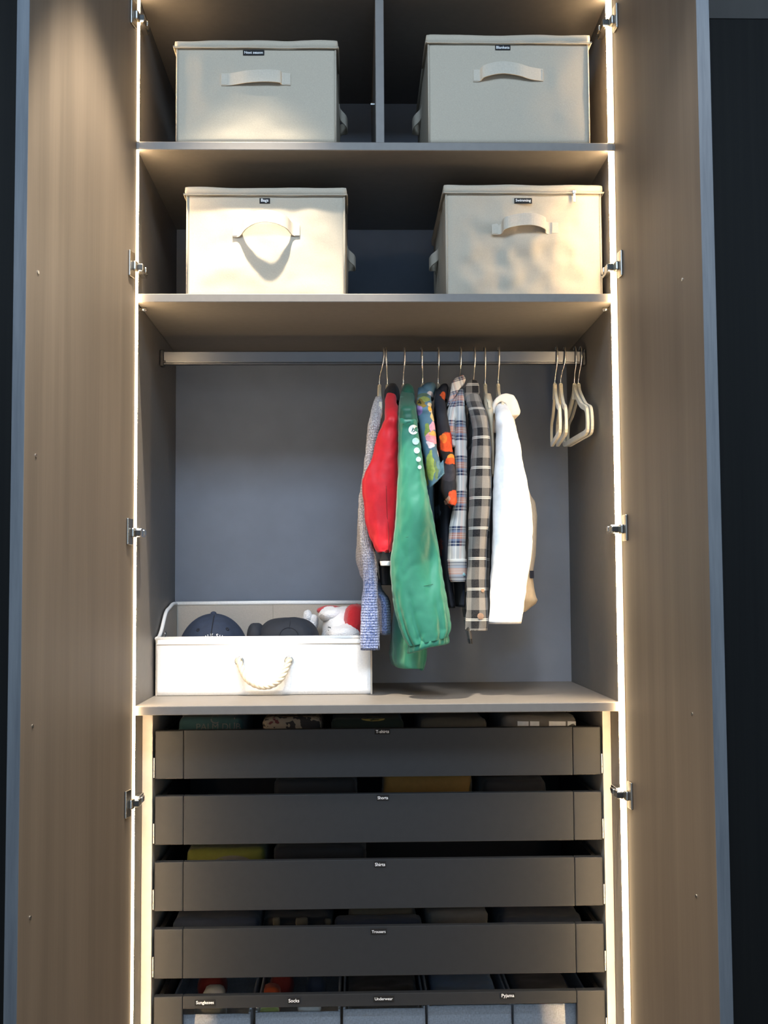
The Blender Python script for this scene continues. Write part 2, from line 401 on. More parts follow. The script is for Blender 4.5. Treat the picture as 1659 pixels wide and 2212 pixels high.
# ------------------------------------------------------------------ drawers
DX0, DX1, DY = -.4725, .4775, .1
tops = [1.2020, 1.0646, .9272, .7885, .6500]; DH = .1018
names = ['T-shirts', 'Shorts', 'Shirts', 'Trousers']; tagpx = [(826, 1580, 33), (827, 1723, 26), (821, 1867, 25), (818, 2012, 34)]
DG = MT['drawer_grey']
def drawer(i):
    z1 = tops[i]; z0 = z1-DH; cbw = .0605
    if i < 4:
        D = box('drawer', DX0+cbw+.0008, DX1-cbw-.0008, DY+.0008, DY+.018, z0, z1, DG, WR, .0008)
        name_tag(D, tagpx[i][0], tagpx[i][1], tagpx[i][2], 12.5, DY+.0008, names[i])
    else:
        D = box('drawer', DX0+cbw+.0008, DX1-cbw-.0008, DY+.0008, DY+.018, z1-.0255, z1, DG, WR, .0008)
        box('bottom_rail', DX0+cbw, DX1-cbw, DY+.0008, DY+.018, z0-.012, z0, DG, D, .0008)
        box('glass_pane', DX0+cbw+.001, DX1-cbw-.001, DY+.008, DY+.011, z0, z1-.0255, MT['glass'], D, 0)
        for cx, cy, wd, tx in ((443, 2166, 43, 'Sunglasses'), (635, 2161, 26, 'Socks'), (829, 2157, 44, 'Underwear'), (1097, 2151, 31, 'Pyjama')):
            name_tag(D, cx, cy, wd, 12.5, DY+.0008, tx)
    for a, b in ((DX0, DX0+cbw), (DX1-cbw, DX1)):
        box('corner_block', a, b, DY, DY+.02, z0-(0 if i < 4 else .012), z1, DG, D, .0022)
    for a, b in ((DX0+.006, DX0+.016), (DX1-.016, DX1-.006)):
        box('tray_side', a, b, DY+.02, .545, z0+.004, z1-.006, DG, D)
    box('tray_back', DX0+.016, DX1-.016, .533, .545, z0+.004, z1-.006, DG, D)
    box('tray_base', DX0+.016, DX1-.016, DY+.02, .533, z0+.002, z0+.010, MT['drawer_inner'], D)
    for s, xx in ((-1, DX0), (1, DX1)):
        a = xx+s*.0005; b = xx+s*.0045
        p = join(box_vf(min(a, b), max(a, b), DY+.004, .5, z0+.002, z0+.016, .001), box_vf(min(a, b), max(a, b), DY+.004, DY+.05, z0+.016, z0+.044, .001))
        mob('runner', *p, MT['runner_steel'], D)
    return D
for i in range(5): drawer(i)

# ------------------------------------------------------------------ cupboards either side
def side_cupboard(x0, x1, label, top, seams, yf=-.018):
    T = thing('closed_cupboard', ((x0+x1)/2, .28, 0), label, 'cupboard')
    box('carcass', x0, x1, .004, .6, 0, top, MT['dark_wood'], T)
    e = [x0+.002] + seams + [x1-.002]
    for a, b in zip(e[:-1], e[1:]): box('door_panel', a+.0015, b-.0015, yf, .003, .06, top, MT['dark_wood'], T)
    return T
side_cupboard(-1.60, -.535, 'dark grained closed cupboard front left of the open wardrobe', 3.0, [-1.07])
side_cupboard(.560, 1.62, 'near black closed cupboard front right of the open wardrobe', at(1600, 40, -.02).z, [1.09])
plain('filler_taupe', (.05, .047, .044, 1), .6)
struct(box('trim_1', .524, .557, -.016, .6, 0, 3.26, MT['filler_taupe']))
struct(box('trim_2', .560, 2.58, -.012, .02, at(1600, 40, -.02).z+.004, 3.26, MT['filler_taupe']))
struct(box('trim_3', -.52, .522, .012, .03, 2.803, 3.26, MT['filler_taupe']))
struct(box('trim_4', -.533, -.523, -.010, .6, 0, 3.26, MT['dark_wood']))

# ------------------------------------------------------------------ lidded canvas boxes
def ribbon_vf(pts, wid, th):
    """strap: pts (x, y, zc) swept with a flat section, width along z"""
    P = smooth_path(pts, 5); V, Fc = [], []
    for i, p in enumerate(P):
        t = (P[min(i+1, len(P)-1)] - P[max(i-1, 0)]); t.z = 0; t.normalize(); n = Vector((t.y, -t.x, 0))
        for a, b in ((-1, -1), (1, -1), (1, 1), (-1, 1)): V.append(p + n*(th/2*a) + Vector((0, 0, wid/2*b)))
    for i in range(len(P)-1):
        for k in range(4): Fc.append([i*4+k, i*4+(k+1) % 4, (i+1)*4+(k+1) % 4, (i+1)*4+k])
    Fc += [[3, 2, 1, 0], [len(V)-4+k for k in range(4)]]
    return V, Fc
def canvas_box(label, xl, xr, ytop, Yf, zbase, depth, tagx, tagy, tagw, text, handle, side, wrinkle, seed, lid_px=13, rot=0, zip_at=None, sag=0):
    yb = .5*(ytop)+0
    A, B = at(xl, ytop+40, Yf), at(xr, ytop+40, Yf); x0, x1 = A.x, B.x
    zt = at((xl+xr)/2, ytop, Yf).z; lid = lid_px*(Yf-CAM.y)/CF
    T = thing('storage_box', ((x0+x1)/2, Yf+depth/2, zbase), label, 'storage box', 'canvas boxes on the upper shelves')
    C = MT['canvas']; zl = zt-lid
    def dsp(p, n):
        u = (p.x-x0)/(x1-x0); v = (p.z-zbase)/(zl-zbase); e = max(0, min(1, 6*min(u, 1-u)))*max(0, min(1, 6*min(v, 1-v)))
        if n.y < -.7:
            q = Vector((p.x, 0, p.z))
            d = -.004*sin(PI*max(0, min(1, u)))*sin(PI*max(0, min(1, v))) + wrinkle*e*(N3(q, 13, seed) + .7*N3(q, 27, seed+3) + .25*N3(q, 55, seed+5))
            return Vector((0, d, 0))
        if abs(n.x) > .7: return Vector((math.copysign(1, n.x)*((.006 if x1 < .45 or n.x < 0 else .001)*sin(PI*max(0, min(1, v)))*sin(PI*(p.y-Yf)/depth) + .3*wrinkle*N3(p, 14, seed)), 0, 0))
        return Vector((0, 0, 0))
    vf = soft_box(x0, x1, Yf, Yf+depth, zbase+.0005, zl, .004, .0085, dsp)
    mob('body', *vf, C, T, True)
    tree = bvh(vf)
    # lid with a soft wavy rim, a seam cord and piping down the front corners
    g = .0045
    L = mob('lid', *soft_box(x0-g, x1+g, Yf-g, Yf+depth+g, zl-.001, zt+.004, .0045, .009,
        lambda p, n: Vector((0, .0012*N3(p, 30, seed) if n.y < -.5 else 0, (.0035*N3(Vector((p.x, 0, 0)), 11, seed+2) - sag*sin(PI*(p.x-x0)/(x1-x0)) if p.z > zl+.004 else 0)))), C, T, True)
    cord = smooth_path([(x1+g, Yf+.12, zl-.001), (x1+g, Yf, zl-.001), (x1, Yf-g-.0005, zl-.001)] + [(x0+(x1-x0)*(1-k/12), Yf-g-.001, zl-.001+.0012*N3(Vector((k*.37, seed, 0)), 1)) for k in range(1, 12)] + [(x0, Yf-g-.0005, zl-.001), (x0-g, Yf, zl-.001), (x0-g, Yf+.12, zl-.001)], 3)
    mob('seam_cord', *tube_vf(cord, .0017, 6), MT['canvas_seam'], L, True)
    for x in (x0+.0015, x1-.0015):
        mob('corner_piping', *tube_vf([(x, Yf+.0005, zbase+.002), (x, Yf-.0002, (zbase+zl)/2), (x, Yf+.0005, zl-.001)], .0022, 6), MT['canvas_seam'], T, True)
    def surf(p): 
        h = tree.ray_cast(Vector((p.x, Yf-.2, p.z)), Vector((0, 1, 0))); return h[0].y if h[0] else Yf
    # strap handle: stitched ends and a raised loop
    hp = []
    for px, py, out in handle:
        q = at(px, py, Yf); hp.append((q.x, surf(q)-.0016-out, q.z))
    H = mob('handle', *ribbon_vf(hp, .0262, .0022), MT['canvas_strap'], T, False)
    for k in (0, -1):
        e = hp[k]; sgn = 1 if k == 0 else -1
        mob('stitch_patch', *box_vf(min(e[0], e[0]+sgn*.014), max(e[0], e[0]+sgn*.014), e[1]-.0022, e[1]-.0009, e[2]-.0115, e[2]+.0115, .0004, 1), MT['canvas_strap'], H)
    if side:
        s, ypx, Yh = side
        xs = x1 if s > 0 else x0; zc = at(770, ypx, Yh).z
        pts = [(xs+s*.004, Yh-.075, zc), (xs+s*.007, Yh-.045, zc), (xs+s*.020, Yh-.02, zc-.006), (xs+s*.021, Yh+.02, zc-.006), (xs+s*.007, Yh+.045, zc), (xs+s*.004, Yh+.075, zc)]
        mob('side_handle', *ribbon_vf(pts, .026, .0022), MT['canvas_strap'], T, False)
    ty = min(surf(at(tagx+tagw*k/8, tagy+dy, Yf)) for k in range(-4, 5) for dy in (-6, 0, 6)); name_tag(T, tagx, tagy, tagw, 12, ty-.0003, text)
    if zip_at:
        q = at(zip_at[0], zip_at[1], Yf-g)
        v, f = join(box_vf(q.x-.004, q.x+.004, q.y-.005, q.y-.001, q.z-.003, q.z+.004, .001), box_vf(q.x-.0025, q.x+.0025, q.y-.004, q.y-.0025, q.z-.022, q.z-.002, .0008))
        mob('zip_pull', v, f, MT['nickel'], L)
    return T
canvas_box('cream canvas box tagged Next season on the top shelf, left of the divider', 381, 726, 92, .004, ZA1, .40, 548, 114, 47, 'Next season',
    [(478, 173, 0), (500, 173, .001), (535, 171, .008), (575, 170, .010), (604, 171, .009), (609, 172, .001), (628, 173, 0)], (1, 265, .22), .0022, 1, 13)
canvas_box('cream canvas box tagged Blankets on the top shelf, right of the divider', 924, 1271, 80, .004, ZA1, .40, 1086, 103, 34, 'Blankets',
    [(1022, 165, 0), (1036, 165, .001), (1046, 160, .011), (1080, 154, .014), (1115, 157, .012), (1145, 163, .006), (1172, 164, 0)], (-1, 265, .22), .0012, 2, 15)
canvas_box('brightly lit cream canvas box tagged Bags, left on the second shelf', 403, 745, 409, .045, ZB1, .40, 572, 434, 23, 'Bags',
    [(503, 500, 0), (518, 500, .002), (535, 488, .020), (560, 480, .034), (590, 480, .036), (618, 487, .022), (632, 497, .003), (648, 499, 0)], (1, 563, .26), .0030, 3, 13)
canvas_box('creased cream canvas box tagged Swimming, right on the second shelf', 962, 1298, 404, .066, ZB1, .40, 1130, 434, 39, 'Swimming',
    [(1062, 494, 0), (1082, 494, .001), (1090, 488, .016), (1120, 481, .024), (1150, 481, .024), (1174, 487, .016), (1180, 493, .001), (1205, 494, 0)], (-1, 563, .26), .0125, 4, 14, zip_at=(1240, 416))

# ------------------------------------------------------------------ open bin with caps
BY0, BY1 = .235, .53
bx0 = at(336, 1440, BY0).x; bx1 = at(804, 1434, BY0).x
hf = at(570, 1378, BY0).z; hb = at(570, 1303, BY1).z; zb = ZC1+.0005
BIN = thing('storage_bin', ((bx0+bx1)/2, (BY0+BY1)/2, ZC1), 'white open storage bin with rope handle and high back, holding caps', 'storage bin')
prof = [(BY0, hf), (BY0+.03, hf+.002), (BY0+.07, hf+.018), (BY0+.13, hf+.055), (BY0+.19, hb-.008), (BY0+.24, hb), (BY1, hb)]
prof = [(p.x, p.y) for p in smooth_path([Vector((a, b, 0)) for a, b in prof], 4)]
def side_vf(x0, x1):
    bm = bmesh.new(); o = [(BY0, zb)] + prof + [(BY1, zb)]
    a = [bm.verts.new((x0, y, z)) for y, z in o]; b = [bm.verts.new((x1, y, z)) for y, z in o]; n = len(o)
    bm.faces.new(a); bm.faces.new(b[::-1])
    for i in range(n): bm.faces.new([a[i], b[i], b[(i+1) % n], a[(i+1) % n]])
    bmesh.ops.recalc_face_normals(bm, faces=bm.faces[:]); bmesh.ops.triangulate(bm, faces=[q for q in bm.faces if len(q.verts) > 4]); return bm_out(bm)
fv = soft_box(bx0, bx1, BY0, BY0+.006, zb, hf, .0022, .012, lambda p, n: Vector((0, (-.002*sin(PI*(p.x-bx0)/(bx1-bx0))+.0015*N3(p, 9, 3)) if n.y < -.4 else 0, 0)))
mob('front_panel', *fv, MT['bin_white'], BIN, True)
box('back_panel', bx0+.004, bx1, BY1-.005, BY1, zb, hb, MT['bin_lining'], BIN, .002)
mob('side_panel', *side_vf(bx0, bx0+.004), MT['bin_lining'], BIN)
mob('side_panel', *side_vf(bx1-.004, bx1), MT['bin_lining'], BIN)
box('base', bx0+.004, bx1-.004, BY0+.006, BY1-.005, zb, zb+.004, MT['bin_lining'], BIN)
for x in (bx0+.002, bx1-.002):
    mob('side_rim', *tube_vf([(x, y, z) for y, z in prof], .0045, 8), MT['bin_white'], BIN, True)
mob('back_rim', *tube_vf([(bx0+.002, BY1-.003, hb), ((bx0+bx1)/2, BY1-.003, hb+.001), (bx1, BY1-.003, hb)], .0055, 8), MT['bin_white'], BIN, True)
mob('front_rim', *tube_vf([(bx0+.001, BY0+.003, hf), (bx1-.001, BY0+.003, hf)], .0042, 8), MT['bin_white'], BIN, True)
mob('rim_seam', *tube_vf([(bx0+.002, BY0-.0008, hf-.014), (bx1-.002, BY0-.0012, hf-.014)], .0012, 6), MT['canvas_seam'], BIN)
mob('back_seam', *tube_vf([(at(590, 1340, BY1).x, BY1-.0055, zb+.01), (at(590, 1340, BY1).x, BY1-.0055, hb-.004)], .0008, 5), MT['canvas_seam'], BIN)
for y in (.30, .345):
    c = Vector((bx0+.0045, y, hf+.006)); mob('eyelet', *tube_vf([c + Vector((0, cos(a)*.006, sin(a)*.006)) for a in [k*PI/8 for k in range(17)]], .0016, 6), MT['chrome'], BIN, True)
e1, e2 = at(517, 1428, BY0-.003), at(624, 1427, BY0-.003)
for e in (e1, e2):
    mob('eyelet', *tube_vf([e + Vector((cos(a)*.0085, -.001, sin(a)*.0085)) for a in [k*PI/10 for k in range(21)]], .0022, 6, False), MT['chrome'], BIN, True)
mid = at(571, 1482, BY0-.022)
rp = smooth_path([e1+Vector((0, .008, 0)), e1+Vector((0, -.006, -.001)), e1.lerp(mid, .5)+Vector((-.012, -.010, -.009)), mid+Vector((-.014, -.002, .001)), mid+Vector((.014, -.002, .001)), e2.lerp(mid, .5)+Vector((.012, -.010, -.009)), e2+Vector((0, -.006, -.001)), e2+Vector((0, .008, 0))], 14)
rp = [Vector(p) for p in rp]
def strand(ph):
    out = []; run = 0
    for i, p in enumerate(rp):
        if i: run += (rp[i]-rp[i-1]).length
        t = (rp[min(i+1, len(rp)-1)]-rp[max(i-1, 0)]).normalized(); n = Vector((0, 1, 0)); n = (n-t*n.dot(t)).normalized(); b = t.cross(n)
        a = run/.034*2*PI+ph; out.append(p + n*cos(a)*.0034 + b*sin(a)*.0034)
    return out
ROPE = mob('rope_handle', *tube_vf(strand(0), .0042, 8), MT['rope'], BIN, True)
for k in (1, 2): mob('rope_strand', *tube_vf(strand(k*2*PI/3), .0042, 8), MT['rope'], ROPE, True)

plain('cap_navy', (.022, .034, .066, 1), .8, var=.15, vs=60, bump=.3, bs=900)
plain('cap_stitch', (.012, .015, .024, 1), .85)
plain('cap_black', (.016, .021, .032, 1), .8, var=.15, vs=60, bump=.3, bs=900)
def dome_vf(c, rx, ry, rz, n=36, m=14, disp=None, low=-.35, ex=2.0):
    V, Fc = [], []
    for i in range(m+1):
        ph = low + (PI/2-low)*i/m
        for k in range(n):
            a = 2*PI*k/n; p = Vector((cos(ph)*cos(a), cos(ph)*sin(a), sin(ph)))
            q = Vector((math.copysign(abs(p.x)**(2/ex), p.x), math.copysign(abs(p.y)**(2/ex), p.y), math.copysign(abs(p.z)**(2/ex), p.z)))
            v = c + Vector((q.x*rx, q.y*ry, q.z*rz))
            if disp: v = v + disp(v, p)
            V.append(v)
    for i in range(m):
        for k in range(n): Fc.append([i*n+k, i*n+(k+1) % n, (i+1)*n+(k+1) % n, (i+1)*n+k])
    Fc.append(list(range(n))[::-1]); Fc.append([m*n+k for k in range(n)])
    return V, Fc
# navy baseball cap
cy = .395
top = at(464, 1325, cy).z; cc = at(461, 1378, cy)
cw = abs(at(530, 1378, cy).x - at(391, 1378, cy).x)/2
c0 = Vector((cc.x, cy, top-.098))
CAP = thing('baseball_cap', (c0.x, cy, zb+.004), 'navy blue baseball cap in the white bin, left of the black cap', 'cap', 'caps in the open bin')
def gore(v, p):
    a = math.atan2(p.y, p.x); return p*(-.0022*abs(cos(3*a+PI/2))**12)*max(0, 1-max(0, p.z-.9)*8)
cv = dome_vf(c0, cw*1.10, .092, .098, 48, 16, gore, -.15)
mob('crown', *cv, MT['cap_navy'], CAP, True); ct = bvh(cv)
mob('top_button', *dome_vf(Vector((c0.x, cy, top-.001)), .0075, .0075, .006, 14, 5), MT['cap_navy'], CAP, True)
for px, py in ((428, 1361), (491, 1359)):
    q = at(px, py, cy-.08); h = ct.ray_cast(CAM, (q-CAM).normalized())
    if h[0]: mob('vent_hole', *tube_vf([h[0] + h[1].cross(Vector((0, 0, 1))).normalized()*cos(a)*.0032 + h[1].cross(h[1].cross(Vector((0, 0, 1)))).normalized()*sin(a)*.0032 for a in [k*PI/6 for k in range(13)]], .0018, 5), MT['cap_stitch'], CAP, True)
def stitch(tree, pxs, Y, r, m, parent, name='seam'):
    pts = []
    for px, py in pxs:
        q = at(px, py, Y); h = tree.ray_cast(CAM, (q-CAM).normalized())
        if h[0]: pts.append(h[0] + h[1]*r*.3)
    if len(pts) > 1: mob(name, *tube_vf(smooth_path(pts, 3), r, 5), m, parent, True)
stitch(ct, [(463, 1330), (461, 1340), (459, 1352), (457, 1366), (456, 1378)], cy, .0014, MT['cap_stitch'], CAP)
# brim, lying down inside the bin
bv = []
n = 20; V, Fc = [], []
for i in range(6):
    for k in range(n+1):
        a = PI + PI*k/n; r = 1 + .45*i/5*abs(sin(a))**.7
        V.append(Vector((c0.x + cos(a)*cw*1.04*(1+.02*i/5), cy + sin(a)*.088*r, c0.z-.004-.012*(i/5)-.010*cos(a)**2*i/5)))
for i in range(5):
    for k in range(n): Fc.append([i*(n+1)+k, i*(n+1)+k+1, (i+1)*(n+1)+k+1, (i+1)*(n+1)+k])
m0 = len(V); V += [v - Vector((0, 0, .003)) for v in V]; Fc += [[q+m0 for q in f[::-1]] for f in Fc]
mob('brim', V, Fc, MT['cap_navy'], CAP, True)
# arched white lettering, only its top shows above the bin
for ch, px, py, rot in (('A', 445, 1375, .20), ('L', 451, 1372.5, .12), ('K', 458, 1371, .04), ('S', 469, 1371.5, -.08), ('H', 477, 1374, -.18)):
    tv, tf, W, Hh = text_vf(ch); k = .0085/Hh
    q = at(px, py+2, cy-.085); vs = []
    for p in tv:
        x, z = p.x*k, p.y*k; s = q + Vector((x*cos(rot)-z*sin(rot), 0, x*sin(rot)+z*cos(rot)))
        h = ct.ray_cast(CAM, (s-CAM).normalized()); vs.append(h[0] + h[1]*.0006 if h[0] else s)
    mob('lettering', vs, tf, MT['tag_white'], CAP)
# black cap, tipped forward
cy2 = .33
c2 = at(622, 1376, cy2); t2 = at(622, 1334, cy2).z; w2 = abs(at(693, 1376, cy2).x - at(551, 1376, cy2).x)/2
CAP2 = thing('baseball_cap', (c2.x, cy2, zb+.004), 'black cap with a round tone-on-tone badge in the white bin', 'cap', 'caps in the open bin')
kv = dome_vf(Vector((c2.x, cy2+.03, t2-.085)), w2, .085, .085, 48, 16, lambda v, p: Vector((0, 0, -.004*max(0, p.x)**2 + .002*N3(v, 25, 4))), -.2, 2.9)
mob('crown', *kv, MT['cap_black'], CAP2, True); kt = bvh(kv)
mob('cap_side', *dome_vf(at(553, 1390, cy2+.01), .021, .045, .050, 24, 8, lambda v, p: p*.004*N3(v, 40, 2), -.4, 2.6), MT['cap_black'], CAP2, True)
stitch(kt, [(560, 1350), (556, 1362), (554, 1376)], cy2, .0012, MT['cap_stitch'], CAP2)
stitch(kt, [(628, 1335), (627, 1345), (625, 1358)], cy2, .0010, MT['cap_stitch'], CAP2)
pts = []
for k in range(25):
    a = 2*PI*k/24; q = at(624+20.5*cos(a), 1375-19*sin(a), cy2-.05); h = kt.ray_cast(CAM, (q-CAM).normalized())
    if h[0]: pts.append(h[0]+h[1]*.0004)
mob('badge_rim', *tube_vf(pts, .0014, 5, False), MT['cap_stitch'], CAP2, True)

# white and red plush
t = NT('plush_white', .95, sheen=.5); t.color((.80, .80, .82, 1)); t.bump(t.noise(t.obj(), 260, 3), .9, .004)
t = NT('plush_red', .9, sheen=.3); t.color((.50, .012, .022, 1)); t.bump(t.noise(t.obj(), 200, 3), .6, .003)
py_ = .36
def blob(name, px, py, wpx, hpx, ry, m, parent, seed, amp=.006, Y=py_, ex=2.1):
    k = (Y-CAM.y)/CF; c = at(px, py, Y)
    return mob(name, *dome_vf(c, wpx*k/2, ry, hpx*k/2, 30, 20, lambda v, p: p*amp*(N3(v, 45, seed)+.5*N3(v, 110, seed+1)), -PI/2*.98, ex), m, parent, True)
pc = at(728, 1350, py_)
PL = thing('plush_hat', (pc.x, py_, zb+.004), 'fluffy white plush with red cloth patches in the white bin', 'plush toy')
blob('body', 740, 1376, 90, 130, .070, MT['plush_white'], PL, 3, .006, .415)
blob('trim_roll', 718, 1328, 62, 34, .045, MT['plush_white'], PL, 5, .005, .41)
blob('crown_patch', 712, 1319, 54, 22, .04, MT['plush_red'], PL, 9, .003, .435)
blob('side_patch', 766, 1339, 44, 68, .05, MT['plush_red'], PL, 6, .004, .375, 2.6)
blob('ear', 665, 1333, 20, 34, .018, MT['plush_white'], PL, 8, .003, .475)
blob('ear', 678, 1344, 22, 34, .018, MT['plush_white'], PL, 12, .003, .475)
blob('cheek', 742, 1372, 74, 46, .05, MT['plush_white'], PL, 11, .005, .35)
q = at(711, 1358, .330); mob('stitched_eye', *tube_vf(smooth_path([q+Vector((-.003, 0, .004)), q+Vector((.003, 0, .002)), q+Vector((.003, 0, -.003)), q+Vector((-.002, 0, -.004))], 4), .0011, 5), MT['black_plastic'], PL, True)

# ------------------------------------------------------------------ hangers
plain('velvet_cream', (.60, .555, .42, 1), .95, var=.06, sheen=.4)
RY, RZT = .31, rz1
def hanger_hook(x, zneck, lean=0, dxn=0):
    """wire from the neck, bent forward and over the rail"""
    return smooth_path([(x+dxn, RY, zneck-.012), (x+dxn, RY-.001, zneck+.012), (x+dxn*.7, RY-.008, RZT-.052), (x+dxn*.3, RY-.015, RZT-.036), (x, RY-.0175, RZT-.014), (x, RY-.0145, RZT+.004), (x, RY, RZT+.0095), (x, RY+.0135, RZT+.005), (x, RY+.0165, RZT-.012)], 5)
def hanger_frame(c, rot, hw=.128, drop=.062, sideh=.050):
    """flat velvet frame in the plane across the rail: closed outline with neck"""
    pl = [(0, .012), (-.010, -.004), (-.04, -.026), (-.075, -.046), (-hw+.012, -drop+.004), (-hw, -drop-.012), (-hw-.002, -drop-sideh+.012), (-hw+.012, -drop-sideh), (-.05, -drop-sideh-.001), (.05, -drop-sideh-.001), (hw-.012, -drop-sideh), (hw+.002, -drop-sideh+.012), (hw, -drop-.012), (hw-.012, -drop+.004), (.075, -.046), (.04, -.026), (.010, -.004), (0, .012)]
    d = Vector((sin(rot), cos(rot), 0)); nr = Vector((cos(rot), -sin(rot), 0))
    P = smooth_path([c + d*a + Vector((0, 0, b)) for a, b in pl], 3); V, Fc = [], []
    N = len(P)
    cen = c + Vector((0, 0, -.06))
    for i, p in enumerate(P):
        t = (P[(i+1) % (N-1)] - P[(i-1) % (N-1)]).normalized(); b = t.cross(nr).normalized()
        for u, w_ in ((-1, -1), (1, -1), (1, 1), (-1, 1)): V.append(p + nr*u*.0030 + b*w_*.0058)
    for i in range(N-1):
        for k in range(4): Fc.append([i*4+k, i*4+(k+1) % 4, (i+1)*4+(k+1) % 4, (i+1)*4+k])
    v2, f2 = tube_vf([c+Vector((0, 0, -.020)), c+Vector((0, 0, -.004)), c+Vector((0, 0, .016)), c+Vector((0, 0, .019))], [.0062, .0055, .0046, .003], 10)
    return join((V, Fc), (v2, f2))
def hanger(px, neck_py, label, rot=0, grp='hangers with clothes on the rail', pxn=None):
    neck = at(pxn if pxn else px, neck_py, RY); hx = at(px, 775, RY).x
    T = thing('clothes_hanger', (neck.x, RY, neck.z), label, 'hanger', grp)
    fr = hanger_frame(neck, rot) if 'empty' in label else hanger_frame(neck, rot, .085, .042, .022)
    mob('frame', *fr, MT['velvet_cream'], T, False)
    mob('hook', *tube_vf(hanger_hook(hx, neck.z+.014, 0, neck.x-hx), .0017, 7), MT['chrome'], T, True)
    return neck
E5 = 'empty hangers at the end of the rail'
hanger(1202, 845, 'empty cream velvet hanger, leftmost of the four bare ones', .09, grp=E5, pxn=1199)
hanger(1219, 845, 'empty cream velvet hanger, second from left of the four bare ones', .09, grp=E5, pxn=1211.5)
hanger(1242, 845, 'empty cream velvet hanger, third from left of the four bare ones', -.03, grp=E5, pxn=1241)
hanger(1254, 845, 'empty cream velvet hanger, nearest the right side of the wardrobe', -.03, grp=E5, pxn=1250)
for px, pn, ny, lb in ((829, 820, 848, 'knitted sweater'), (834, 837, 848, 'red jacket'), (874, 871.5, 848, 'green track jacket'), (911, 913, 846, 'floral short-sleeved shirt'), (947, 947, 846, 'dark shirt with orange flames'),
        (995, 993, 846, 'cream, navy and salmon plaid shirt'), (1025, 1023, 846, 'black and white checked shirt'), (1047, 1048, 846, 'beige top'), (1077, 1076, 846, 'white shirt')):
    hanger(px, ny, 'hanger with a chrome hook carrying the ' + lb, 0, pxn=pn)

# ------------------------------------------------------------------ cloth materials
def cloth(name, c, rough=.8, bump=.2, bs=700, var=.06, sheen=.1, spec=.3):
    return plain(name, c, rough, var=var, vs=90, bump=bump, bs=bs, sheen=sheen, spec=spec)
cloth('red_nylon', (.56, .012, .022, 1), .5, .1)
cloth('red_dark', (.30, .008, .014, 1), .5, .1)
cloth('rib_black', (.010, .010, .012, 1), .9)
cloth('stripe_white', (.80, .80, .80, 1), .8)
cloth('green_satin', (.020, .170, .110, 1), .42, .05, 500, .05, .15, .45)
cloth('green_yoke', (.012, .085, .055, 1), .5, .1)  # darker copy of the green satin with the shelf's shade in its colour
cloth('logo_white', (.78, .82, .82, 1), .5, 0)
cloth('logo_pale', (.36, .60, .62, 1), .5, 0)
cloth('logo_dark', (.02, .10, .09, 1), .5, 0)
cloth('white_cotton', (.86, .86, .87, 1), .8)
cloth('cream_cotton', (.78, .70, .60, 1), .8)
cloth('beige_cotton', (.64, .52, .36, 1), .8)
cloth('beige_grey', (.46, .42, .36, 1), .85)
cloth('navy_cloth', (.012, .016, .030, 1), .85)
cloth('button_brown', (.32, .20, .13, 1), .4, 0)
cloth('thread_dark', (.01, .05, .04, 1), .8, 0)
# ombre knit: oatmeal above, blue below, flecked and ribbed
t = NT('knit_ombre', .95, sheen=.3, spec=.15); p = t.obj(); sx = t.n('ShaderNodeSeparateXYZ'); t.lk(p, sx.inputs[0])
za, zb_ = at(800, 1270, .17).z, at(800, 1170, .17).z
nz = t.noise(p, 320, 2); nf = t.noise(p, 60, 2)
g = t.math('DIVIDE', t.math('SUBTRACT', t.math('ADD', sx.outputs[2], t.math('MULTIPLY', t.math('SUBTRACT', nf, .5), .05)), za), zb_-za)
base = t.ramp(g, [(0, (.13, .19, .42, 1)), (.45, (.25, .27, .40, 1)), (1, (.42, .38, .36, 1))])
t.color(t.mix(t.ramp(nz, [(.42, (0, 0, 0, 1)), (.58, (1, 1, 1, 1))]), t.mix(.36, base, (.02, .02, .04, 1)), t.mix(.20, base, (.9, .9, .95, 1))))
uvn = t.n('ShaderNodeUVMap'); us = t.n('ShaderNodeSeparateXYZ'); t.lk(uvn.outputs[0], us.inputs[0])
ribs = t.math('ADD', t.math('MULTIPLY', t.math('SINE', t.math('MULTIPLY', us.outputs[0], 2*PI/.0075)), .5), t.math('MULTIPLY', t.math('SINE', t.math('MULTIPLY', us.outputs[1], 2*PI/.006)), .35))
t.bump(t.math('ADD', ribs, t.math('MULTIPLY', nz, 1.6)), .55, .0025)
def uv_ramps(t, pu, pv, su, sv, ou=0, ov=0):
    uvn = t.n('ShaderNodeUVMap'); us = t.n('ShaderNodeSeparateXYZ'); t.lk(uvn.outputs[0], us.inputs[0])
    fu = t.math('FRACT', t.math('ADD', t.math('DIVIDE', us.outputs[0], pu), ou)); fv = t.math('FRACT', t.math('ADD', t.math('DIVIDE', us.outputs[1], pv), ov))
    return t.ramp(fu, su, 'CONSTANT'), t.ramp(fv, sv, 'CONSTANT')
K = (.004, .004, .006, 1); G = (.19, .178, .162, 1); Wt = (.72, .69, .62, 1)
t = NT('check_flannel', .9, sheen=.2, spec=.2)
cu, cv_ = uv_ramps(t, .0285, .0672, [(0, K), (.5, G)], [(0, K), (.24, Wt), (.275, K), (.29, Wt), (.325, K), (.345, K), (.60, G)], .1, 0)
c = t.mix(.5, cu, cv_); c = t.mix(1, c, (1.25, 1.25, 1.25, 1), 'MULTIPLY')
t.color(t.mix(.05, c, t.ramp(t.noise(t.obj(), 600, 1), [(.3, (0, 0, 0, 1)), (.7, (.5, .5, .5, 1))])))
Cr = (.76, .71, .64, 1); Nv = (.028, .040, .085, 1); Bl = (.22, .25, .34, 1); Sa = (.52, .24, .17, 1)
t = NT('plaid_flannel', .9, sheen=.2, spec=.2)
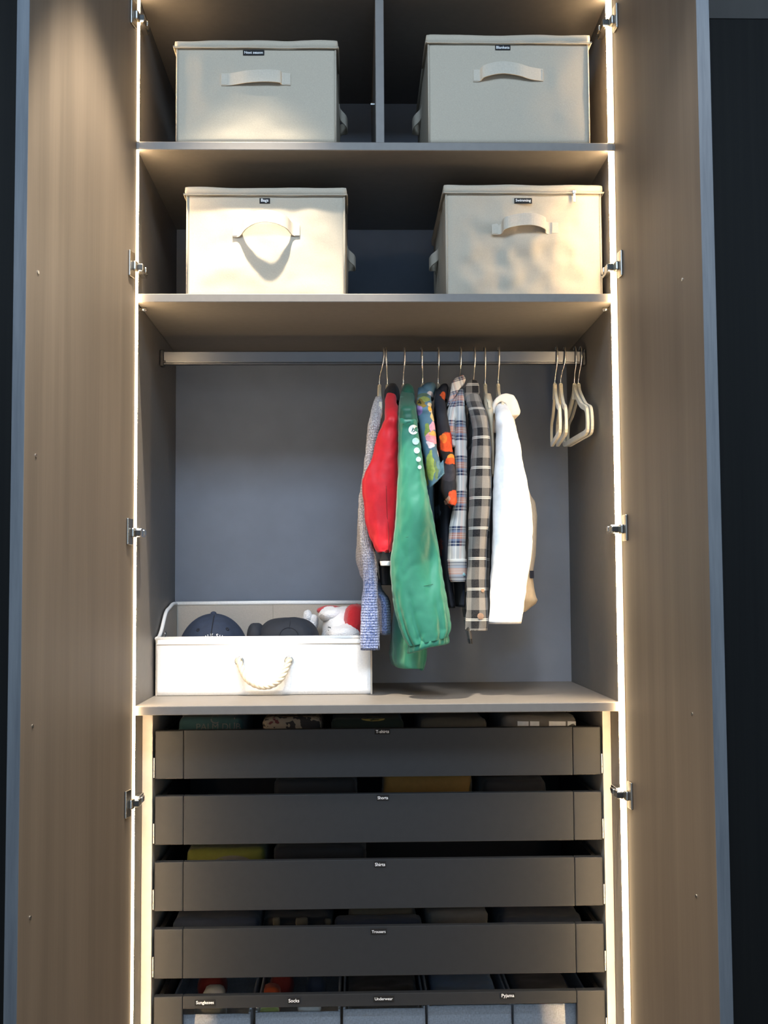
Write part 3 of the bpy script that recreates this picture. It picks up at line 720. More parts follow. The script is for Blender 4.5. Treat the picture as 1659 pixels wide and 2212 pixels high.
cu, cv_ = uv_ramps(t, .052, .0795, [(0, Cr), (.40, Nv), (.50, Bl), (.62, Cr), (.68, Nv), (.80, Sa), (.92, Cr)],
    [(0, Cr), (.40, Nv), (.46, Cr), (.48, Nv), (.54, Bl), (.60, Sa), (.66, Cr), (.67, Sa), (.72, Cr), (.73, Sa), (.78, Bl), (.85, Nv), (.88, Cr), (.90, Nv), (.96, Cr)], .30, .35)
t.color(t.mix(.66, cu, cv_)); 
def blobs(name, base, Y, items, rough=.75, ndist=.010, nscale=40):
    """printed cloth: items (px, py, rx px, ry px, colour) laid over a base colour"""
    t = NT(name, rough, spec=.3); p = t.obj(); k = (Y-CAM.y)/CF
    n1 = t.n('ShaderNodeTexNoise'); n1.inputs['Scale'].default_value = nscale; n1.inputs['Detail'].default_value = 2; t.lk(p, n1.inputs['Vector'])
    off = t.n('ShaderNodeVectorMath', operation='MULTIPLY_ADD'); t.lk(n1.outputs['Color'], off.inputs[0]); off.inputs[1].default_value = (ndist*2,)*3; off.inputs[2].default_value = (-ndist,)*3
    ad = t.n('ShaderNodeVectorMath', operation='ADD'); t.lk(p, ad.inputs[0]); t.lk(off.outputs[0], ad.inputs[1])
    s = t.n('ShaderNodeSeparateXYZ'); t.lk(ad.outputs[0], s.inputs[0])
    col = base if not isinstance(base, tuple) else t.ramp(t.noise(p, 80), [(.3, tuple(x*.85 for x in base[:3])+(1,)), (.7, base)])
    for px, py, rx, ry, cc in items:
        q = at(px, py, Y)
        ex = t.math('POWER', t.math('DIVIDE', t.math('SUBTRACT', s.outputs[0], q.x), rx*k), 2.0)
        ez = t.math('POWER', t.math('DIVIDE', t.math('SUBTRACT', s.outputs[2], q.z), ry*k), 2.0)
        f = t.ramp(t.math('ADD', t.math('ABSOLUTE', ex), t.math('ABSOLUTE', ez)), [(.75, (1, 1, 1, 1)), (1, (0, 0, 0, 1))])
        sh = tuple(x*.72 for x in cc[:3])+(1,)
        col = t.mix(f, col, t.ramp(t.noise(p, 120), [(.35, sh), (.65, cc)]))
    t.color(col); return t.m
blobs('floral_print', (.085, .17, .235, 1), .16, [(915, 845, 18, 7, (.10, .15, .10, 1)), (920, 860, 12, 12, (.33, .37, .10, 1)), (909, 874, 10, 14, (.25, .17, .03, 1)), (907, 872, 4, 7, (.02, .02, .01, 1)), (903, 893, 9, 12, (.30, .19, .42, 1)), (930, 885, 9, 12, (.72, .58, .38, 1)), (925, 887, 6, 5, (.65, .35, .05, 1)), (934, 905, 6, 14, (.70, .55, .25, 1)),
    (919, 936, 8, 15, (.22, .29, .06, 1)), (932, 928, 7, 11, (.80, .38, .48, 1)), (933, 951, 15, 15, (.78, .30, .34, 1)), (934, 942, 9, 5, (.75, .40, .10, 1)), (926, 968, 9, 8, (.85, .68, .68, 1)), (950, 975, 9, 16, (.82, .72, .72, 1)), (927, 1010, 8, 34, (.36, .43, .09, 1)), (938, 1020, 4, 22, (.16, .24, .10, 1)), (948, 1015, 7, 18, (.13, .24, .27, 1)), (935, 840, 10, 8, (.70, .60, .58, 1))])
blobs('flame_print', (.018, .019, .026, 1), .178, [(963, 845, 8, 14, (.60, .09, .02, 1)), (965, 958, 18, 24, (.74, .085, .018, 1)), (957, 948, 8, 10, (.82, .20, .03, 1)), (976, 945, 5, 22, (.40, .02, .015, 1)), (966, 982, 13, 5, (.02, .016, .012, 1)), (972, 990, 8, 8, (.86, .30, .04, 1)), (973, 999, 14, 8, (.80, .10, .02, 1)), (967, 1023, 18, 20, (.045, .043, .055, 1)), (978, 1076, 13, 18, (.78, .10, .03, 1)), (967, 1080, 5, 8, (.50, .30, .22, 1)), (948, 1030, 8, 30, (.03, .03, .04, 1)),
    (945, 1142, 6, 12, (.55, .10, .03, 1)), (942, 1118, 5, 8, (.40, .20, .14, 1)), (952, 1100, 4, 18, (.15, .20, .27, 1)), (958, 1180, 3, 20, (.20, .04, .02, 1))], .8, .006, 60)

# ------------------------------------------------------------------ garments
def folds(amp, seed, fx=38, fz=7, bottom=0):
    def d(q, n, t):
        e = min(1, t*5)
        a = amp*(N3(Vector((q.x*fx+seed, q.y*fx*.6, q.z*fz)), 1) + .5*N3(Vector((q.x*fx*2, q.y*fx+seed, q.z*fz*2.2)), 1))
        cr = N3(Vector((q.x*55+seed*2, q.y*30, q.z*34-q.x*40)), 1); a -= amp*.55*max(0, .35-abs(cr))/.35      # sharp little creases
        return n*a*e*(1+bottom*t)
    return d
def uvfix(vf, per=.16, n=36):
    """u runs round the tube from the back, v down it in metres"""
    V, Fc, uv = vf; rings = (len(V))//n; out = []
    for i in range(len(V)): out.append((((i % n)/n + .5) % 1*per, uv[i][1]))
    return V, Fc, out
def part(name, rows, m, parent, amp=.003, seed=0, n=36, tuck=.015, per=.16, bottom=0, cap_top=True, ex=2.3, fx=38, fz=7):
    V, Fc, uv = uvfix(rings_vf(px_rings(rows), n, 5, folds(amp, seed, fx, fz, bottom), cap_top, True, tuck, ex), per, n)
    o = mob(name, V, Fc, m, parent, True, uv); o['_'] = 0; del o['_']
    return o, bvh((V, Fc))
def sleeve_rows(spec, Yc, top_Y=.285, fade=45, hd=.030, hd_end=None):
    """spec (py, left, right): depth runs from the neck forward to the shoulder tip, then straight down"""
    y0 = spec[0][0]; yN = spec[-1][0]; out = []
    for py, a, b in spec:
        t = min(1, (py-y0)/fade); Y = top_Y + (Yc-top_Y)*(t*t*(3-2*t)); h = .016+(hd-.016)*t
        if hd_end: h = h + (hd_end-hd)*max(0, (py-y0-fade)/(yN-y0-fade))
        out.append((py, a, b, Y, h))
    return out
def body_rows(spec, Y=.325, hmax=.125, hmin=.045, fade=55):
    y0 = spec[0][0]
    return [(py, a, b, Y, hmin + (hmax-hmin)*min(1, (py-y0)/fade)) for py, a, b in spec]
def garment(px, py, label, cat='shirt'):
    c = at(px, py, .31); names = {'sweater': 'knitted_sweater', 'jacket': 'jacket', 'shirt': 'shirt', 'top': 'beige_top'}
    return thing(names[cat], (c.x, .31, c.z), label, cat, 'clothes on the hanging rail')
def decal(parent, tree, cx, cy, rx, ry, m, name='logo_spot', lift=.0007, n=20, rot=0, shape=None, Y=.13):
    V, Fc = [], []
    pts = shape or [(cos(2*PI*k/n), sin(2*PI*k/n)) for k in range(n)]
    for u, v in [(0, 0)]*(shape is None) + pts:
        q = at(cx + (u*cos(rot)-v*sin(rot))*rx, cy + (u*sin(rot)+v*cos(rot))*ry, Y); h = tree.ray_cast(CAM, (q-CAM).normalized())
        V.append((h[0] + (CAM-h[0]).normalized()*lift) if h[0] else q)
    if shape is None: Fc = [[0, 1+(k+1) % n, 1+k] for k in range(n)]
    else: Fc = [list(range(len(pts)))[::-1]]
    m0 = len(V); back = [v + Vector((0, .0006, 0)) for v in V]; Fc = Fc + [[i+m0 for i in f[::-1]] for f in Fc]; V = V + back
    return mob(name, V, Fc, m, parent)
def button(parent, tree, cx, cy, r, m):
    q = at(cx, cy, .13); h = tree.ray_cast(CAM, (q-CAM).normalized())
    if h[0]:
        k = r*(h[0].y-CAM.y)/CF
        mob('button', *join(cyl_vf(h[0]+h[1]*.0008, h[1], k, .0026, 14, .2), cyl_vf(h[0]+h[1]*.0024, h[1], k*.35, .0006, 8)), m, parent)

# 1 sweater
S = garment(808, 860, 'oatmeal to blue ombre knitted sweater, leftmost on the rail', 'sweater')
part('body', body_rows([(862, 812, 824), (890, 802, 818), (960, 792, 812), (1060, 780, 808), (1160, 771, 808), (1220, 771, 812), (1270, 790, 824), (1300, 812, 842), (1368, 815, 846)], .325, .105), MT['knit_ombre'], S, .004, 11)
_, tr = part('sleeve', sleeve_rows([(858, 811, 825), (880, 803, 828), (915, 796, 822), (960, 791, 814), (1010, 785, 803), (1060, 777, 794), (1110, 773, 796), (1160, 774, 801), (1210, 780, 812), (1260, 782, 816), (1310, 779, 819), (1360, 777, 822), (1404, 778, 824)], .196, hd=.020), MT['knit_ombre'], S, .0035, 12, tuck=.03)
# 2 red jacket
S = garment(842, 850, 'bright red jacket with black collar and striped cuff, beside the sweater', 'jacket')
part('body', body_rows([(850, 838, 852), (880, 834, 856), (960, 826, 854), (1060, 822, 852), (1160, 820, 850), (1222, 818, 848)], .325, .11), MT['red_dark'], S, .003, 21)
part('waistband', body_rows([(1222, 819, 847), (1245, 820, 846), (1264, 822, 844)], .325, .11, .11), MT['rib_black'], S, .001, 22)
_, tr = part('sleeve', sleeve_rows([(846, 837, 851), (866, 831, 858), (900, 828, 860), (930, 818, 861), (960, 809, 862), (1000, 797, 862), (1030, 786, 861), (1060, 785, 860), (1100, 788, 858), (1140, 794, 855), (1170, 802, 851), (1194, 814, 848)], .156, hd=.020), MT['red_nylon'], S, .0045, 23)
part('cuff', [(1192, 816, 848, .156, .018), (1203, 818, 846, .156, .017), (1213, 820, 845, .156, .017)], MT['rib_black'], S, .0006, 24, tuck=.0)
part('cuff_stripe', [(1212.5, 820, 845, .156, .0175), (1217, 821, 844, .156, .0175), (1222, 822, 843, .156, .017)], MT['stripe_white'], S, .0003, 25, tuck=.01)
part('collar', [(834, 838, 856, .31, .040), (842, 832, 861, .31, .052), (856, 830, 863, .31, .058), (872, 831, 862, .31, .058)], MT['rib_black'], S, .002, 26)
stitch(tr, [(834, 1050), (835, 1080), (836, 1110), (838, 1140), (839, 1170), (838, 1190)], .15, .0011, MT['red_dark'], S)
# 3 green track jacket
S = garment(878, 850, 'shiny green track jacket with a column of white circles on the sleeve', 'jacket')
part('body', body_rows([(862, 868, 888), (900, 864, 892), (1000, 862, 896), (1100, 860, 900), (1200, 856, 906), (1300, 852, 920), (1380, 844, 924), (1425, 842, 922), (1438, 850, 920)], .30, .115), MT['green_satin'], S, .004, 31, bottom=1)
part('hem_point', [(1400, 868, 922, .24, .04), (1425, 884, 921, .235, .03), (1440, 900, 917, .232, .016), (1448, 908, 914, .231, .005)], MT['green_satin'], S, .002, 39, tuck=0)
gs = folds(.0022, 32, 26, 8)
gxc = at(925, 1385, .107).x
def green_fold(q, n, t):
    d = gs(q, n, t); e = max(0, (t-.70)/.30)
    a = math.atan2(n.y, n.x)
    pl = .012*(abs(sin(a*5.5+.4+.6*sin(a*2)))**.6-.55)*min(1, e*1.3)*(1-.35*e) if e > 0 else 0
    big = -.014*math.exp(-((t-.60)/.10)**2)*math.exp(-((q.x-gxc-.006)/.022)**2) + .009*math.exp(-((t-.47)/.09)**2)*math.exp(-((q.x-gxc+.022)/.03)**2)
    return d + n*pl + Vector((0, -big if n.y < 0 else 0, .25*(q.x-gxc)*e*e))
V, Fc, uv = uvfix(rings_vf(px_rings(sleeve_rows([(845, 868, 890), (870, 862, 895), (905, 861, 900), (930, 861, 903), (960, 861, 908), (1000, 860, 914), (1040, 858, 920), (1080, 856, 928), (1120, 853, 938), (1160, 849, 945), (1205, 843, 952), (1235, 842, 957), (1270, 845, 962), (1305, 851, 967), (1335, 859, 971), (1358, 868, 972), (1374, 877, 969), (1386, 885, 965)], .107, hd=.024, hd_end=.030)), 96, 6, green_fold, True, True, 0, 2.9), .16, 96)
mob('sleeve', V, Fc, MT['green_satin'], S, True, uv); tr = bvh((V, Fc))
part('yoke', sleeve_rows([(841, 869, 889), (860, 863, 894), (880, 861.5, 897), (900, 860.5, 900), (913, 860.5, 902)], .1055, hd=.027), MT['green_yoke'], S, .0025, 33, tuck=0)  # dark cloth above the seam paints the shelf's shadow on the shoulder
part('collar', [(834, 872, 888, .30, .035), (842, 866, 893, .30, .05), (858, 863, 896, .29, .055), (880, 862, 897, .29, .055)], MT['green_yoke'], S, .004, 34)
# gathered elastic cuff following the slanted sleeve end
V, Fc = [], []; NC = 72
for j, (dz, sc) in enumerate(((.010, .96), (.005, .99), (.003, 1.02), (-.004, 1.04), (-.009, 1.02), (-.0105, .94), (-.002, .86))):
    for k in range(NC):
        a = 2*PI*k/NC; l, r = at(882, 1402, .107), at(968, 1380, .107); c = (l+r)/2; hx = (r.x-l.x)/2
        rr = sc*(1+.045*sin(a*16+j*.3)*(1 if j < 5 else .3)); x = cos(a)*hx*rr
        V.append(Vector((c.x+x, .107+sin(a)*.031*rr, c.z + dz + x/hx*(r.z-l.z)/2 + .004*(1-abs(cos(a))))))
for j in range(6):
    for k in range(NC): Fc.append([j*NC+k, (j+1)*NC+k, (j+1)*NC+(k+1) % NC, j*NC+(k+1) % NC])
mob('cuff', V, Fc, MT['green_satin'], S, True)
D0 = decal(S, tr, 893, 928, 10.5, 10.5, MT['logo_white'], lift=.0014)
for sh in ([(-.45, .45), (-.05, -.5), (.1, -.15), (-.25, .4)], [(-.2, .5), (.5, -.05), (.45, .3), (0, .55)]): decal(S, tr, 893, 928, 10.5, 10.5, MT['logo_dark'], 'logo_mark', .0024, shape=sh)
for x, y, r, m in ((898, 953, 7.5, 'logo_pale'), (900.5, 973, 6.5, 'logo_pale'), (904, 992, 5.5, 'logo_pale'), (906.5, 1009, 4.2, 'logo_pale')): decal(S, tr, x, y, r, r, MT[m], lift=.0014)
stitch(tr, [(860, 923), (870, 917), (882, 912), (895, 910), (902, 909)], .11, .0007, MT['thread_dark'], S)
stitch(tr, [(852, 1166), (880, 1160), (910, 1157), (944, 1155)], .11, .0004, MT['green_yoke'], S, 'crease')
stitch(tr, [(915, 1266), (935, 1262), (958, 1256)], .11, .0004, MT['green_yoke'], S, 'crease')
# 4 floral shirt
S = garment(915, 850, 'short-sleeved teal shirt printed with pink and yellow flowers')
part('body', body_rows([(850, 904, 925), (880, 900, 928), (960, 904, 930), (1060, 908, 934), (1160, 912, 936), (1230, 924, 938)], .335, .11), MT['floral_print'], S, .003, 41)
fs = folds(.0025, 42); fxc = at(944, 1040, .130).x
def floral_fold(q, n, t): return fs(q, n, t) + Vector((0, 0, .95*(q.x-fxc)*max(0, (t-.55)/.45)**1.5))
V, Fc, uv = uvfix(rings_vf(px_rings(sleeve_rows([(838, 903, 927), (856, 901, 931), (880, 900, 932), (900, 902, 936), (930, 907, 940), (960, 911, 944), (990, 917, 950), (1015, 922, 957), (1030, 925, 961), (1040, 926, 962)], .130, hd=.024)), 36, 5, floral_fold, True, True, .03, 2.5), .16, 36)
mob('sleeve', V, Fc, MT['floral_print'], S, True, uv)
part('collar', [(830, 918, 938, .31, .030), (838, 908, 940, .305, .045), (850, 906, 939, .30, .050), (864, 908, 936, .30, .050)], MT['floral_print'], S, .004, 43)
# 5 flame shirt
S = garment(955, 850, 'black short-sleeved shirt printed with orange flames')
part('body', body_rows([(850, 942, 960), (880, 940, 962), (960, 940, 966), (1060, 941, 970), (1160, 943, 972), (1260, 950, 974), (1312, 958, 978)], .335, .11), MT['flame_print'], S, .004, 51)
part('sleeve', sleeve_rows([(842, 942, 958), (866, 939, 961), (900, 941, 967), (940, 944, 974), (975, 949, 979), (1000, 955, 983), (1030, 953, 985), (1055, 950, 986), (1072, 957, 988), (1086, 966, 986), (1093, 972, 980)], .176, hd=.020), MT['flame_print'], S, .0035, 52, tuck=.01)
part('collar', [(833, 952, 966, .31, .030), (842, 944, 968, .305, .045), (856, 941, 967, .30, .050), (868, 942, 965, .30, .050)], MT['flame_print'], S, .004, 53)
# 6 plaid flannel
S = garment(995, 850, 'cream, navy and salmon plaid flannel shirt left of the black check')
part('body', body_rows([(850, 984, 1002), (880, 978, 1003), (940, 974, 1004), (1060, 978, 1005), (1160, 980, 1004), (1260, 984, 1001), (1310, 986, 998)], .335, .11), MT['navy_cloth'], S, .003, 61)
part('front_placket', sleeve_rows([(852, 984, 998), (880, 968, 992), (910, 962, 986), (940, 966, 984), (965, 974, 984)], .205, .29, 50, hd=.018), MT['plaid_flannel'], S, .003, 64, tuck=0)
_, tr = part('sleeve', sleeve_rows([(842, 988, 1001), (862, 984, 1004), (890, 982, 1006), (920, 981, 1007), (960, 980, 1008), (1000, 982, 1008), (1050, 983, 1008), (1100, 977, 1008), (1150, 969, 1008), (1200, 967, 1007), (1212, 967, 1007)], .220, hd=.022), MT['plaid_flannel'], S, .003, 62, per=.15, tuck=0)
_, tr = part('cuff', [(1208, 966, 1008, .220, .024), (1230, 967, 1008, .220, .024), (1248, 969, 1008, .220, .023), (1257, 973, 1006, .220, .022)], MT['plaid_flannel'], S, .0015, 66, tuck=.02, per=.09)
button(S, tr, 1002, 1241, 3.5, MT['logo_pale'])
V, F_ = prism_vf([(974, 846), (976, 826), (984, 815), (994, 812), (1001, 808), (1007, 818), (1003, 830), (994, 838), (984, 856), (975, 870), (966, 878)], .255, .335, .004)
mob('collar', V, F_, MT['plaid_flannel'], S, True, [(v.x*2.2+v.z*.6, v.z*1.7-v.x*.5) for v in V])
# 7 black and white check
S = garment(1025, 850, 'black and off-white checked flannel shirt with brown buttons')
part('body', body_rows([(852, 1012, 1032), (885, 1013, 1040), (960, 1016, 1050), (1060, 1017, 1056), (1160, 1014, 1056), (1260, 1009, 1054), (1345, 1006, 1052)], .325, .10), MT['check_flannel'], S, .004, 71, per=.5)
_, tr = part('sleeve', sleeve_rows([(846, 1008, 1032), (870, 1008, 1040), (895, 1014, 1051), (925, 1020, 1057), (960, 1020, 1060), (1000, 1018, 1060), (1050, 1014, 1061), (1100, 1012, 1060), (1150, 1011, 1055), (1200, 1010, 1053), (1250, 1008, 1053), (1300, 1008, 1054), (1345, 1006, 1056), (1362, 1004, 1054)], .178, hd=.028), MT['check_flannel'], S, .003, 72, per=.135, tuck=.02)
button(S, tr, 1042, 1276, 4.2, MT['button_brown']); button(S, tr, 1038, 1331, 7, MT['button_brown'])
part('shirt_tail', [(1280, 994, 1016, .30, .05), (1320, 1000, 1016, .29, .04), (1360, 1005, 1018, .28, .03), (1390, 1012, 1022, .275, .014)], MT['check_flannel'], S, .002, 75, tuck=0)
V, F_ = prism_vf([(1001, 868), (1004, 838), (1010, 826), (1020, 818), (1031, 820), (1036, 834), (1037, 850), (1028, 852), (1020, 862)], .25, .335, .004)
mob('collar', V, F_, MT['check_flannel'], S, True, [(v.x, v.z) for v in V])
# 8 beige top behind the white shirt
S = garment(1055, 860, 'thin beige top squeezed between the black check and the white shirt', 'top')
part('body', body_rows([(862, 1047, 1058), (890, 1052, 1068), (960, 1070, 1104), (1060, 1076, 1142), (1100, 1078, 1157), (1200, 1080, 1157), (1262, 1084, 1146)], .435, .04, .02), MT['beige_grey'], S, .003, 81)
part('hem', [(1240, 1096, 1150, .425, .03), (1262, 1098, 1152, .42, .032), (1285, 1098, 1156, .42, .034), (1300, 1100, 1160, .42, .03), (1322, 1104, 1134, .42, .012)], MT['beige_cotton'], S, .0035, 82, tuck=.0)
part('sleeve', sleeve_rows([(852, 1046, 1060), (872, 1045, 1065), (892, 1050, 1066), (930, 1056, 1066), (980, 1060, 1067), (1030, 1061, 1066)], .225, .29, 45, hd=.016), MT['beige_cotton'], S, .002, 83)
q = [at(x, y, .255) for x, y in ((1046, 905), (1046, 896), (1052, 890), (1060, 894), (1066, 910), (1069, 935))]
mob('neck_binding', *tube_vf(smooth_path(q, 5), .0042, 8), MT['cream_cotton'], S, True)
q = at(1149, 1241, .392); mob('side_label', *box_vf(q.x-.0048, q.x+.0048, .3905, .393, q.z-.009, q.z+.009, .0006, 1), MT['navy_cloth'], S)
# 9 white shirt
S = garment(1082, 862, 'plain white shirt with a cream collar, last of the clothes on the right')
part('body', body_rows([(862, 1074, 1094), (890, 1074, 1104), (960, 1074, 1118), (1060, 1074, 1134), (1140, 1072, 1140), (1220, 1070, 1132), (1280, 1068, 1124), (1335, 1066, 1120)], .29, .08), MT['white_cotton'], S, .003, 91)
_, tr = part('sleeve', sleeve_rows([(860, 1071, 1092), (878, 1070, 1098), (905, 1070, 1108), (935, 1070, 1118), (965, 1069, 1126), (1000, 1068, 1132), (1050, 1065, 1142), (1100, 1065, 1149), (1150, 1063, 1150), (1200, 1061, 1147), (1245, 1059, 1140), (1300, 1058, 1132), (1347, 1057, 1127)], .17, hd=.032), MT['white_cotton'], S, .0032, 92, tuck=.02)
V, F_ = prism_vf([(1064, 892), (1064, 874), (1070, 861), (1081, 852), (1094, 849), (1110, 853), (1118, 866), (1125, 888), (1122, 897), (1106, 898), (1099, 884), (1092, 870), (1082, 866), (1074, 872), (1070, 884), (1069, 895)], .225, .31, .004)
mob('collar', V, F_, MT['cream_cotton'], S, True)

# ------------------------------------------------------------------ folded clothes in the drawers
def folded(name, label, cat, i, x0, x1, ytop, Y0, Y1, m, seed, r=.014, amp=.003, grp=None, low=None):
    zf = tops[i]-DH+.0108 if low is None else low; zt = at((x0+x1)/2, ytop, Y0).z
    a, b = at(x0, ytop, Y0).x, at(x1, ytop, Y0).x
    vf = soft_box(a, b, Y0, Y1, zf, zt, min(r, (zt-zf)*.45, (b-a)*.45, (Y1-Y0)*.45), .011, lambda p, n: n*amp*(N3(p, 32, seed)+.5*N3(p, 75, seed+2))*(0 if p.z < zf+.006 else 1))
    o = mob(name, *vf, m, None, True); c = Vector(((a+b)/2, (Y0+Y1)/2, zf))
    for v in o.data.vertices: v.co -= c
    o.location = c; tag(o, label, cat, grp); return o, bvh(vf)
cloth('teal_tee', (0.0165, 0.0550, 0.0578, 1)); cloth('dark_green_tee', (0.0110, 0.0193, 0.0121, 1)); cloth('khaki_tee', (0.0880, 0.0770, 0.0550, 1)); cloth('grey_tee', (0.1100, 0.1045, 0.0935, 1))
cloth('mustard', (0.1980, 0.1100, 0.0248, 1)); cloth('charcoal_cloth', (0.0121, 0.0127, 0.0143, 1)); cloth('olive_yellow', (0.1100, 0.1155, 0.0165, 1)); cloth('denim_blue', (.12, .22, .40, 1))
cloth('orange_red', (0.3640, 0.0595, 0.0175, 1)); cloth('deep_red', (0.1430, 0.0138, 0.0110, 1)); cloth('sock_white', (.62, .60, .56, 1)); cloth('lime', (.35, .42, .10, 1)); cloth('slate_blue', (0.0275, 0.0385, 0.0660, 1)); cloth('gold_thread', (.40, .28, .06, 1))
t = NT('mottled', .9); t.color(t.ramp(t.noise(t.obj(), 45, 2), [(.42, (.02, .018, .017, 1)), (.48, (.26, .21, .15, 1)), (.62, (.20, .16, .12, 1)), (.66, (.10, .02, .02, 1))], 'CONSTANT'))
def print_text(tree, s, cx, cy, wpx, m, parent_obj, Y):
    tv, tf, W, Hh = text_vf(s, bold=.0); k = wpx*(Y-CAM.y)/CF/W; q = at(cx, cy, Y); vs = []
    for p in tv:
        w_ = q + Vector((p.x*k, 0, p.y*k)); h = tree.ray_cast(CAM, (w_-CAM).normalized()); vs.append((h[0] + (CAM-h[0]).normalized()*.0008) if h[0] else w_)
    return mob('lettering', vs, tf, m, parent_obj)
GT = 'folded T-shirts in the top drawer'
o, tr = folded('folded_tshirt', 'teal folded T-shirt with pale lettering in the top drawer', 'T-shirt', 0, 385, 524, 1549, .165, .46, MT['teal_tee'], 1, grp=GT)
print_text(tr, 'CITY', 485, 1553, 60, MT['grey_tee'], o, .165); print_text(tr, 'PALM DUB', 472, 1570, 94, MT['grey_tee'], o, .165)
o, tr = folded('folded_tshirt', 'cream and dark mottled folded T-shirt in the top drawer', 'T-shirt', 0, 566, 694, 1550, .165, .46, MT['mottled'], 2, grp=GT)
o, tr = folded('folded_tshirt', 'dark green folded T-shirt with a yellow bar in the top drawer', 'T-shirt', 0, 716, 872, 1552, .165, .46, MT['dark_green_tee'], 3, grp=GT)
decal(o, tr, 806, 1553, 26, 5, MT['gold_thread'], 'printed_bar', n=12, Y=.165)
o, tr = folded('folded_tshirt', 'khaki folded T-shirt in the top drawer', 'T-shirt', 0, 908, 1052, 1553, .165, .46, MT['khaki_tee'], 4, grp=GT)
o, tr = folded('folded_tshirt', 'grey folded T-shirt with white blocks of print in the top drawer', 'T-shirt', 0, 1086, 1246, 1546, .165, .46, MT['grey_tee'], 5, grp=GT)
for x, w_ in ((1130, 12), (1155, 10), (1204, 18), (1235, 9)): decal(o, tr, x, 1563, w_, 5, MT['stripe_white'], 'printed_block', shape=[(-1, -1), (1, -.9), (1, 1), (-1, 1)], Y=.165)
GS = 'folded shorts in the second drawer'
folded('folded_shorts', 'charcoal folded shorts in the second drawer', 'shorts', 1, 592, 770, 1682, .18, .46, MT['charcoal_cloth'], 6, grp=GS)
o, tr = folded('folded_shorts', 'mustard yellow rolled shorts in the second drawer', 'shorts', 1, 826, 1022, 1668, .20, .30, MT['mustard'], 7, .022, .004, grp=GS)
folded('folded_shorts', 'black folded shorts right of the mustard pair in the second drawer', 'shorts', 1, 1042, 1180, 1684, .18, .46, MT['charcoal_cloth'], 8, grp=GS)
GH = 'folded shirts in the third drawer'
o, tr = folded('folded_shirt', 'olive yellow folded shirt in the third drawer', 'shirt', 2, 402, 572, 1834, .175, .46, MT['olive_yellow'], 9, grp=GH)
decal(o, tr, 503, 1862, 40, 14, MT['grey_tee'], 'printed_patch', n=18, Y=.175)
o, tr = folded('folded_shirt', 'black folded shirt with faint lettering in the third drawer', 'shirt', 2, 592, 790, 1828, .175, .46, MT['charcoal_cloth'], 10, grp=GH)
GR = 'folded trousers in the fourth drawer'
folded('folded_trousers', 'dark blue folded trousers at the left of the fourth drawer', 'trousers', 3, 372, 560, 1986, .17, .46, MT['slate_blue'], 12, grp=GR)
folded('folded_trousers', 'black folded trousers with pale tabs in the fourth drawer', 'trousers', 3, 566, 716, 1985, .19, .46, MT['charcoal_cloth'], 13, grp=GR)
c_ = [k for k in COL.objects if k.get('label', '').startswith('black folded trousers')][0]
for x, y, w_, h_ in ((597, 1990, 8, 9), (652, 1990, 13, 8), (709, 1990, 7, 7)):
    q = at(x, y, .187); mob('fabric_tab', *soft_box(q.x-w_*.00103, q.x+w_*.00103, .182, .19, q.z-h_*.00103, q.z+h_*.00103, .003, .004, lambda p, n: n*.002*N3(p, 90, 3)), MT['khaki_tee'], c_, True)
folded('folded_trousers', 'beige rolled trousers in the middle of the fourth drawer', 'trousers', 3, 752, 898, 1963, .22, .30, MT['khaki_tee'], 14, .02, .004, grp=GR)
folded('folded_trousers', 'navy folded trousers in front of the beige roll, fourth drawer', 'trousers', 3, 722, 912, 1990, .15, .215, MT['slate_blue'], 15, grp=GR)
folded('folded_trousers', 'taupe folded trousers right of the beige roll, fourth drawer', 'trousers', 3, 922, 1055, 1968, .20, .46, MT['grey_tee'], 16, grp=GR)
folded('folded_trousers', 'near black folded trousers at the right of the fourth drawer', 'trousers', 3, 1080, 1262, 1985, .18, .46, MT['slate_blue'], 17, grp=GR)

# ------------------------------------------------------------------ bins and small things in the bottom drawer
bl = ['grey linen bin below the Sunglasses tag in the bottom drawer', 'grey linen bin below the Socks tag in the bottom drawer', 'grey linen bin below the Underwear tag in the bottom drawer', 'grey linen bin between the Underwear and Pyjama tags in the bottom drawer', 'grey linen bin right of the Pyjama tag in the bottom drawer']
zbb = tops[4]-DH+.0105
for (a, b, ty), lb in zip(((394, 541, 2191), (551, 735, 2186), (741, 919, 2179), (924, 1105, 2172), (1110, 1251, 2169)), bl):
    Y0, Y1 = .128, .50
    x0, x1 = at(a, ty, Y0).x, at(b, ty, Y0).x; zt = at((a+b)/2, ty, Y0).z
    if a < 400: x0 = DX0+.02
    if b > 1240: x1 = DX1-.02
    T = thing('fabric_bin', ((x0+x1)/2, (Y0+Y1)/2, zbb), lb, 'fabric bin', 'linen bins in the bottom drawer')
    m = MT['linen_grey']
    mob('front_panel', *soft_box(x0, x1, Y0, Y0+.006, zbb+.0014, zt, .0025, .012, lambda p, n: n*.0008*N3(p, 30, 2)), m, T, True)
    box('back_panel', x0, x1, Y1-.006, Y1, zbb, zt+.002, m, T, .002)
    box('side_panel', x0, x0+.005, Y0+.006, Y1-.006, zbb, zt+.002, m, T, .002); box('side_panel', x1-.005, x1, Y0+.006, Y1-.006, zbb, zt+.002, m, T, .002)
    box('base', x0+.005, x1-.005, Y0+.006, Y1-.006, zbb, zbb+.004, m, T)
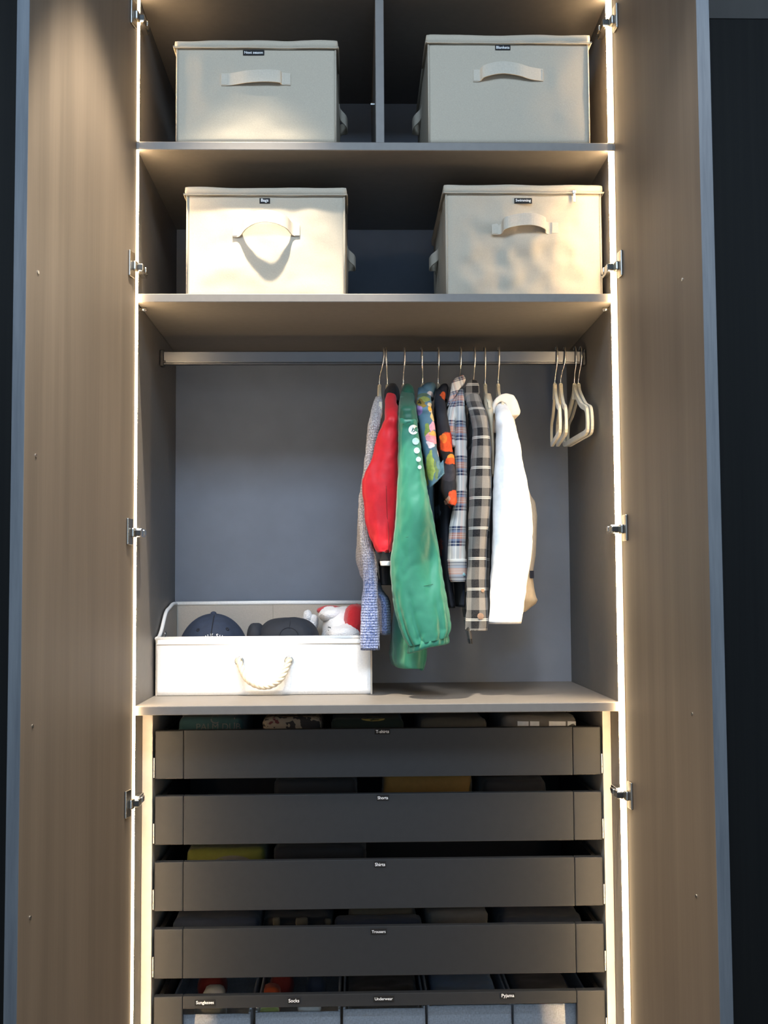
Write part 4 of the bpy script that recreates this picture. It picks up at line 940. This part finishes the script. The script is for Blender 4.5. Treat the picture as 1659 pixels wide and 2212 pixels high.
GB = 'small things in the bottom drawer bins'
for nm, lb, cat, x0, x1, yt, Y0, Y1, m, sd, r, am in (
    ('glasses_pouch', 'dark red pouch at the back of the sunglasses bin', 'pouch', 426, 486, 2112, .30, .36, 'deep_red', 1, .02, .004),
    ('glasses_case', 'small white case in front of the dark red pouch', 'case', 438, 482, 2140, .22, .27, 'sock_white', 2, .012, .004),
    ('folded_cloth', 'pale khaki cloth low in the front of the sunglasses bin', 'cloth', 418, 486, 2172, .142, .19, 'khaki_tee', 3, .008, .004),
    ('rolled_sock', 'bright orange rolled sock in the socks bin', 'sock', 568, 604, 2137, .21, .26, 'orange_red', 4, .012, .003),
    ('rolled_sock', 'dark red rolled sock at the back of the socks bin', 'sock', 582, 632, 2108, .30, .37, 'deep_red', 5, .02, .005),
    ('rolled_sock', 'blue rolled sock at the right of the socks bin', 'sock', 660, 702, 2112, .28, .36, 'slate_blue', 6, .02, .005),
    ('rolled_sock', 'lime green sock peeping over the front of the socks bin', 'sock', 560, 602, 2180, .140, .18, 'lime', 7, .008, .003),
    ('rolled_sock', 'light grey sock peeping over the front of the socks bin', 'sock', 644, 690, 2170, .140, .18, 'sock_white', 8, .008, .004),
    ('folded_underwear', 'black folded underwear filling the underwear bin', 'underwear', 752, 905, 2160, .15, .42, 'charcoal_cloth', 9, .014, .004),
    ('folded_underwear', 'light blue folded underwear in the bin right of the underwear tag', 'underwear', 940, 1080, 2160, .142, .40, 'denim_blue', 10, .012, .004),
    ('folded_pyjama', 'navy folded pyjama with red and gold print in the right bin', 'pyjama', 1120, 1240, 2151, .145, .42, 'navy_cloth', 11, .010, .003)):
    o, tr = folded(nm, lb, cat, 4, x0, x1, yt, Y0, Y1, MT[m], sd+30, r, am, GB, zbb+.0045)
decal(o, tr, 1190, 2166, 26, 10, MT['orange_red'], 'printed_disc', n=18, Y=.145)
for x in (1130, 1146, 1236): decal(o, tr, x, 2163, 5, 4, MT['gold_thread'], 'printed_star', n=8, Y=.145)
